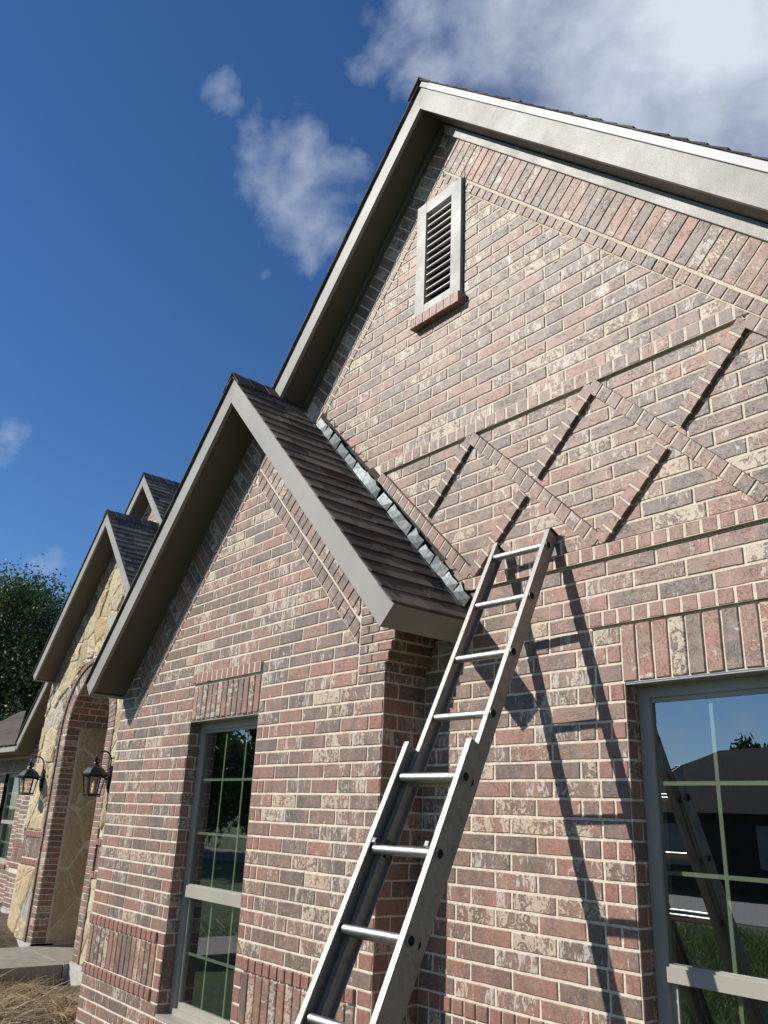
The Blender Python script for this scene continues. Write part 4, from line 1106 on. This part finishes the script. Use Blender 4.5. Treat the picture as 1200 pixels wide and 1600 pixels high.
# =================================================================== ladder
LP = [-2.629, 2.959, 2.863, 0.453, 0.023, 0.044, .308]
def lframe(a, b, c):
    u = Vector((math.sin(b), -math.cos(b) * math.sin(a), -math.cos(b) * math.cos(a))); x = Vector((1, 0, 0)); w = (x - u * x.dot(u)).normalized(); n = w.cross(u)
    w2 = w * math.cos(c) + n * math.sin(c); return u, w2, w2.cross(u)
U, Wd, Nn = lframe(*LP[3:6]); P0 = Vector(LP[:3]); PITCH = LP[6]
if Nn.y > 0: Nn = -Nn                                        # Nn points towards the climber (away from the wall)
lad = empty('extension_ladder', tuple(P0 + U * 3.5), 'worn aluminium extension ladder leaning on the brick gable wall', 'ladder')
def lpart(mb, name, m_, smooth=False, par=None):
    o = mb.build(name, m_, None, smooth); o.parent = par or lad; o.location = (0, 0, 0) if par else -lad.location; return o
def obox(mb, c, u0, u1, w0, w1, n0, n1, mi=0):
    vs = [c + U * a + Wd * b + Nn * d for a in (u0, u1) for b in (w0, w1) for d in (n0, n1)]
    mb.add(vs, [(0, 1, 3, 2), (4, 6, 7, 5), (0, 4, 5, 1), (2, 3, 7, 6), (0, 2, 6, 4), (1, 5, 7, 3)], mi)
def rail(c, side, s0, s1, dep, fl, holes, noff, bl, name='rail'):
    """I-section rail; side +1 right, -1 left; c = rung-axis centre line point at the rail's web"""
    mb = MB(); t = .0028; hw = dep / 2; c0 = c; c = c + Nn * noff
    obox(mb, c, s0, s1, -t / 2, t / 2, -hw + t, hw - t)      # web
    # flanges (front = towards climber)
    w0, w1 = (-fl, t / 2 + .0004) if side > 0 else (-t / 2 - .0004, fl)
    obox(mb, c, s0, s1, w0, w1, hw - t * 1.4, hw); b0, b1 = (-bl, t / 2) if side > 0 else (-t / 2, bl)
    obox(mb, c, s0, s1, b0, b1, -hw, -hw + t * 1.4)
    # flange lips
    lx = w0 if side > 0 else w1
    sg = 1 if side > 0 else -1
    for nn, s2 in ((hw, -1),):
        a, b = sorted((nn, nn + s2 * .008)); x0, x1 = sorted((lx, lx + sg * t)); obox(mb, c, s0, s1, x0, x1, a, b)
    o = lpart(mb, name, M['alu'])
    for s in holes: 
        h = MB()
                                                # swaged rung ends: ring and dark mouth on the outer face
        cc = c0 + U * s + Wd * (sg * (t / 2 + .001))
        ring_in, ring_out = .0160, .0205; seg = 20; vs = []
        for r, off in ((ring_out, 0), (ring_out - .001, .004), (ring_in, .004), (ring_in, .0008)):
            for k in range(seg):
                a = 2 * math.pi * k / seg; vs.append(cc + (U * math.cos(a) * 1.05 + Nn * math.sin(a)) * r + Wd * sg * off)
        fs = [(r * seg + k, r * seg + (k + 1) % seg, (r + 1) * seg + (k + 1) % seg, (r + 1) * seg + k) for r in range(3) for k in range(seg)]
        h.add(vs, fs, 0); h.add([cc + (U * math.cos(2 * math.pi * k / seg) * 1.05 + Nn * math.sin(2 * math.pi * k / seg)) * ring_in + Wd * sg * .001 for k in range(seg)], [tuple(range(seg))], 1)
        lpart(h, 'rung_end', [M['alu'], M['hole']], par=o)
    return o
def rung(c, hw_, r=.0155):
    mb = MB(); seg = 16; vs = []
    for e in (-hw_, hw_):
        for k in range(seg):
            a = 2 * math.pi * k / seg; rr = r * (1 - .14 * max(0, math.cos(a)) ** 6)
            vs.append(c + Wd * e + (U * -math.cos(a) + Nn * math.sin(a)) * rr)
    mb.add(vs, [(k, (k + 1) % seg, seg + (k + 1) % seg, seg + k) for k in range(seg)])
    lpart(mb, 'rung', M['alurung'], True)
WF, WB_, dN, sB = .347, .380, .05, 1.238
endF = 4.02; endB = 3.60
fh_ = [PITCH * i for i in range(12) if i != 5]
rail(P0 + Wd * WF / 2, 1, -.088, 3.35, .069, .024, fh_, -.012, .022); rail(P0 - Wd * WF / 2, -1, -.088, 3.35, .069, .024, [], -.012, .022)
for s in fh_[:11]: rung(P0 + U * s, WF / 2 - .001, .0175)
PB = P0 + Nn * dN
bh = [sB + PITCH * i for i in range(8)]
rail(PB + Wd * WB_ / 2, 1, sB - .150, 3.58, .075, .026, bh, -.006, .010); rail(PB - Wd * WB_ / 2, -1, sB - .150, 3.58, .075, .026, [], -.006, .010)
for s in bh: rung(PB + U * s, WB_ / 2 - .001, .0190)
for sd in (-1, 1):                                           # rung locks on the second base rung
    mb = MB()
    c = PB + U * (sB + PITCH) + Wd * sd * (WB_ / 2 - .045)
    obox(mb, c, -.030, -.012, -.010, .010, -.035, .034); obox(mb, c, -.030, .010, -.008, .008, -.060, -.045); obox(mb, c, -.055, -.028, -.006, .006, -.062, -.034)
    lpart(mb, 'rung_lock', M['galv'])
for sd in (-1, 1):
    mb = MB(); c = PB + Wd * sd * WB_ / 2; obox(mb, c, 3.57, 3.60, -.03, .03, -.05, .07); lpart(mb, 'foot', M['rubber'])
    mb = MB(); c = P0 + Wd * sd * WF / 2; obox(mb, c, -.092, -.0885, -.012, .012, -.045, .021); lpart(mb, 'rail_cap', M['rubber'])
# =================================================================== ground, walk, street
def m_ground():
    q, t, b, o = mat('yard_ground'); g = G(t); p = g.n('ShaderNodeTexCoord').outputs['Object']
    soil = g.mix(g.step(g.noise(p, 9, 7, .7), .35, .68), (.08, .058, .038), (.20, .15, .095))
    soil = g.mix(g.m('MULTIPLY', g.step(g.noise(p, 70, 5, .7), .5, .7), .6), soil, (.36, .29, .18))
    grass = g.mix(g.step(g.noise(p, 6, 6, .7), .3, .7), (.035, .075, .015), (.10, .15, .035))
    sp = g.n('ShaderNodeSeparateXYZ'); g.l(p, sp.inputs[0])
    f = g.step(g.m('ADD', sp.outputs[1], g.m('MULTIPLY', g.noise(p, 1.2, 5, .6), 1.6)), 2.6, 1.3)
    g.l(g.mix(g.step(g.m('ADD', g.m('MULTIPLY', sp.outputs[1], -1), g.m('MULTIPLY', g.noise(p, 1.2, 5, .6), 2.4)), -1.6, -.3), soil, grass), b.inputs['Base Color'])
    b.inputs['Roughness'].default_value = .95; g.l(g.bump(g.noise(p, 18, 8, .75), 1.0, .06), b.inputs['Normal']); return q
mb = MB()
gx = sorted(set(list(np.linspace(-400, -40, 9)) + list(np.linspace(-40, -20, 8)) + list(np.linspace(-20, 3, 116)) + list(np.linspace(3, 400, 12))))
gy = sorted(set(list(np.linspace(-400, -40, 9)) + list(np.linspace(-40, -4, 19)) + list(np.linspace(-4, 6, 51)) + list(np.linspace(6, 400, 12))))
def hz_(x, y):
    z = GROUND
    if -20 < x < 3 and -4 < y < 6: z += .018 * math.sin(x * 3.1 + y * 1.7) + .015 * math.sin(x * 7.3 - y * 5.1) + random.uniform(-.008, .008)
    if x < -12.85 and y > -3 and y < 8: z += min(1, (-12.85 - x) / .6) * (.16 + .14 * max(0, min(1, (y - 2) / 2.4)))
    if -12.8 < x < -11.0 and y < 6 and y > -3: z = GROUND - .05
    if x > -11.0 and y > 3.4 and y < 6: z += .02
    return z
vs = [(x, y, hz_(x, y)) for y in gy for x in gx]; nx = len(gx)
mb.add(vs, [(j * nx + i, j * nx + i + 1, (j + 1) * nx + i + 1, (j + 1) * nx + i) for j in range(len(gy) - 1) for i in range(nx - 1)])
gr = mb.build('ground', m_ground(), None, True); tag(gr, 'bare soil and patchy lawn around the house', 'ground', kind='structure')
mb = MB(); 
mb.box((-12.72, -3.0, -.5), (-11.19, 2.2, -.190)); mb.box((-12.72, 2.208, -.5), (-11.19, YC - .10, -.190)); mb.box((ax0 + .001, YC - .094, -.5), (ax1 - .001, YP, -.183))
wk = mb.build('walkway', M['conc'], None); tag(wk, 'concrete walk and porch slab at the arched entry', 'path', kind='structure')
mb = MB(); mb.box((-200, -21.0, GROUND - .2), (200, -14.5, GROUND + .012)); rd = mb.build('road', m_plain('asphalt', (.22, .215, .205), .9, .4, 20, .12)); tag(rd, 'pale street in front of the house', 'road', kind='structure')
mb = MB(); mb.box((-14.5, -14.5, GROUND - .2), (-9.5, -10.0, GROUND + .02)); 
# neighbouring house across the street (seen in the window reflections)
nb = empty('neighbour_house', (-14, -27, GROUND), 'dark brick house across the street, mirrored in the window', 'house')
def npart(mb, name, m_): return mb.build(name, m_, nb)
nbrick = m_plain('far_brick', (.06, .045, .038), .9, 0, 9, .2)
mb = MB(); mb.box((-24, -33, GROUND), (-7, -25, 2.5)); npart(mb, 'wall', nbrick)
mb = MB(); mb.add([(-24.6, -33.6, 2.4), (-6.4, -33.6, 2.4), (-6.4, -24.4, 2.4), (-24.6, -24.4, 2.4), (-20, -29, 5.15), (-11.5, -29, 5.15)], [(0, 1, 5, 4), (2, 3, 4, 5), (3, 0, 4), (1, 2, 5), (0, 3, 2, 1)]); npart(mb, 'roof', m_plain('far_shingle', (.035, .03, .028), .95, .3, 4, .3))
mb = MB(); mb.box((-12.5, -25.02, GROUND), (-8, -24.96, 2.0)); npart(mb, 'garage_door', m_plain('garage_paint', (.09, .085, .078), .6, 0, 4, .05))
for x in (-20.5, -16.5):
    mb = MB(); mb.box((x, -25.03, .5), (x + 1.5, -24.97, 2.0)); npart(mb, 'window', M['winframe'])
mb = MB(); mb.box((-13, -24.4, GROUND - .2), (-7.5, -21, GROUND + .015)); dw = mb.build('driveway', M['conc']); tag(dw, 'concrete drive across the street', 'driveway', kind='structure')
# =================================================================== vegetation
def tree(name, base, crown, label, cat, n_leaf, leaf, blobs_, th=6.0, group=None, seed=1):
    rs = np.random.RandomState(seed)
    t = empty(name, base, label, cat, group)
    mb = MB(); b = Vector(base)
    mb.tube([b + Vector((0, 0, -.2)), b + Vector((.1, .05, th * .4)), b + Vector((-.05, .1, th))], .3, 10, rs=[.38, .27, .16])
    for i, (c, r) in enumerate(blobs_):
        e = b + Vector(c); st = b + Vector((0, 0, th * (.45 + .05 * (i % 8))))
        mb.tube([st, st.lerp(e, .5) + Vector((0, 0, .3)), e], .1, 7, rs=[.14, .08, .03])
    mb.build('trunk', M['bark'], t, True)
    cen = np.array([c for c, r in blobs_]); rad_ = np.array([r for c, r in blobs_])
    vol = rad_ ** 2.2; ids = rs.choice(len(blobs_), n_leaf, p=vol / vol.sum())
    d = rs.normal(size=(n_leaf, 3)); d /= np.linalg.norm(d, axis=1)[:, None]
    # leaf clumps: snap to sub-centres
    sub_n = 26; sc = {}
    P = np.empty((n_leaf, 3))
    for k in range(len(blobs_)):
        m_ = ids == k; nk = m_.sum()
        dd = rs.normal(size=(sub_n, 3)); dd /= np.linalg.norm(dd, axis=1)[:, None]; dd *= rs.uniform(.55, 1.0, (sub_n, 1)) * rad_[k]
        pick = rs.randint(0, sub_n, nk); P[m_] = cen[k] + dd[pick] + rs.normal(size=(nk, 3)) * rad_[k] * .17
    P += np.array(base)
    a = rs.normal(size=(n_leaf, 3)); a /= np.linalg.norm(a, axis=1)[:, None]; c = np.cross(a, d); c /= (np.linalg.norm(c, axis=1)[:, None] + 1e-9)
    L_ = leaf * rs.uniform(.6, 1.3, (n_leaf, 1))
    V = np.stack([P - a * L_, P + c * L_ * .45, P + a * L_, P - c * L_ * .45], 1).reshape(-1, 3)
    me = bpy.data.meshes.new('crown'); me.vertices.add(len(V)); me.vertices.foreach_set('co', V.astype(np.float32).ravel())
    me.loops.add(len(V)); me.loops.foreach_set('vertex_index', np.arange(len(V), dtype=np.int32)); me.polygons.add(n_leaf)
    me.polygons.foreach_set('loop_start', np.arange(0, len(V), 4, dtype=np.int32)); me.polygons.foreach_set('loop_total', np.full(n_leaf, 4, dtype=np.int32))
    me.update(calc_edges=True); me.materials.append(M['leaf'])
    at = me.attributes.new('brk', 'FLOAT_COLOR', 'CORNER'); cc = np.zeros((n_leaf, 4, 4), np.float32); cc[:, :, 0] = rs.uniform(0, 1, (n_leaf, 1)); cc[:, :, 3] = 1
    at.data.foreach_set('color', cc.ravel())
    o = bpy.data.objects.new('crown', me); COL.objects.link(o); o.parent = t; o.location = -t.location
    return t
tree('shade_tree', (-25.0, 7.0, GROUND), None, 'large dark leafy tree rising beyond the left end of the house', 'tree', 170000, .055,
     [((0.2, .3, 6.5), 1.8), ((-1.8, -.5, 6.6), 1.9), ((-.8, 0, 5.4), 1.7), ((1.4, .9, 5.5), 1.3), ((-.5, 0, 4.4), 2.0), ((1.0, .5, 3.6), 1.5), ((-2.2, -1, 3.6), 1.9), ((.2, .3, 2.6), 1.5), ((1.5, 1.2, 4.4), 1.0), ((-3.5, -1.4, 4.9), 2.0), ((-1.8, -.6, 2.2), 1.5)], 5.0, seed=3)
tree('yard_tree', (-19.5, -34, GROUND), None, 'leafy tree behind the house across the street, mirrored in the window', 'tree', 9000, .22,
     [((0, 0, 5.0), 1.6), ((1.4, .3, 4.9), 1.2), ((-1.5, 0, 4.7), 1.4), ((.3, 0, 3.6), 1.5)], 4.0, seed=5)
for k_, (tx, ty, sd_) in enumerate(((-33, -19, 11), (-41, -21, 12), (-50, -20, 13))):
    tree('street_tree', (tx, ty, GROUND), None, ('nearest', 'middle', 'farthest')[k_] + ' of three dark street trees mirrored in the narrow window', 'tree', 12000, .22,
         [((0, 0, 6.2), 2.4), ((2.2, .3, 4.9), 2.3), ((-2.3, 0, 5.0), 2.4), ((.3, .5, 3.4), 2.6), ((-2.5, 0, 2.9), 2.0), ((2.6, 0, 2.9), 2.0)], 4.0, group='street trees', seed=sd_)
tree('sky_blocker_tree', (10.5, 1.5, GROUND), None, 'broad unseen tree added at the right to block low sky light', 'tree', 15000, .2,  # added out of view to darken the right-facing shaded surfaces
     [((0, 0, 5.2), 2.8), ((0, 2.6, 4.6), 2.6), ((0, -2.8, 4.4), 2.6), ((.3, 4.6, 3.4), 2.3), ((0, -4.8, 3.2), 2.2), ((0, 0, 2.6), 2.6), ((0, 2.8, 2.2), 2.2), ((0, -2.8, 2.2), 2.2)], 4.0, seed=14)
def strands(name, n, fpos, lmin, lmax, w, m_, label, cat, up=.3, curl=.5, seed=1):
    rs = random.Random(seed); mb = MB()
    for _ in range(n):
        x, y, z = fpos(rs); a = rs.uniform(0, 2 * math.pi); l = rs.uniform(lmin, lmax); e = rs.gauss(up, .25)
        d = Vector((math.cos(a), math.sin(a), e)).normalized(); s = Vector((-math.sin(a), math.cos(a), 0)); p = Vector((x, y, z)); cv = rs.uniform(-curl, curl)
        pts = [p]; k = 4
        for i in range(k):
            d = (d + s * cv * .3 + Vector((0, 0, -.12 if up > .6 else rs.uniform(-.25, .12)))).normalized(); pts.append(pts[-1] + d * l / k)
        vs = []
        for i, q in enumerate(pts):
            ww = w * (1 - i / (k + 1)) * .5 + w * .2; vs += [q - s * ww - Vector((0, 0, ww * .3)), q + s * ww + Vector((0, 0, ww * .3))]
        c = rs.random(); mb.add(vs, [(2 * i, 2 * i + 1, 2 * i + 3, 2 * i + 2) for i in range(k)], 0, (c, 0, 0, .01))
    return tag(mb.build(name, m_), label, cat, kind='stuff')
heaps = [(-9.9, 3.30, .16, .42), (-9.35, 3.0, .18, .35), (-10.5, 3.7, .10, .45), (-8.9, 2.75, .10, .4), (-9.1, 3.6, .14, .35), (-10.2, 2.9, .10, .4), (-8.3, 3.1, .06, .45), (-9.6, 3.75, .16, .3), (-10.8, 3.2, .08, .4)]
def sp(rs):
    h = rs.choice(heaps); x = rs.gauss(h[0], h[3] * .6); y = rs.gauss(h[1], h[3] * .35); y = min(y, YC - .08); x = max(x, -11.12)
    r = math.exp(-((x - h[0]) ** 2 + (y - h[1]) ** 2) / (h[3] ** 2 * .5)); return x, y, GROUND + .01 + rs.random() ** 1.2 * h[2] * r * .9
strands('straw', 3600, sp, .12, .42, .0075, M['strawm'], 'loose dry straw heaped on bare soil beside the entry slab', 'straw', .10, 1.1, 3)
def gp(rs):
    c = rs.choice([(-8.6, 2.9, .22), (-8.3, 3.2, .2), (-9.1, 2.55, .2), (-8.0, 3.4, .25), (-9.5, 2.35, .2)]); return rs.gauss(c[0], c[2]), rs.gauss(c[1], c[2] * .6), GROUND
strands('grass', 2600, gp, .05, .13, .006, M['grassm'], 'short green grass at the foot of the straw', 'grass', 1.2, .5, 4)
def lp(rs): return rs.uniform(-14, -4), rs.uniform(-12, -1.5), GROUND
strands('lawn_grass', 16000, lp, .12, .42, .014, M['grassm'], 'tall uncut lawn grass between house and street', 'grass', 1.6, .5, 5)
S.render.engine = 'CYCLES'
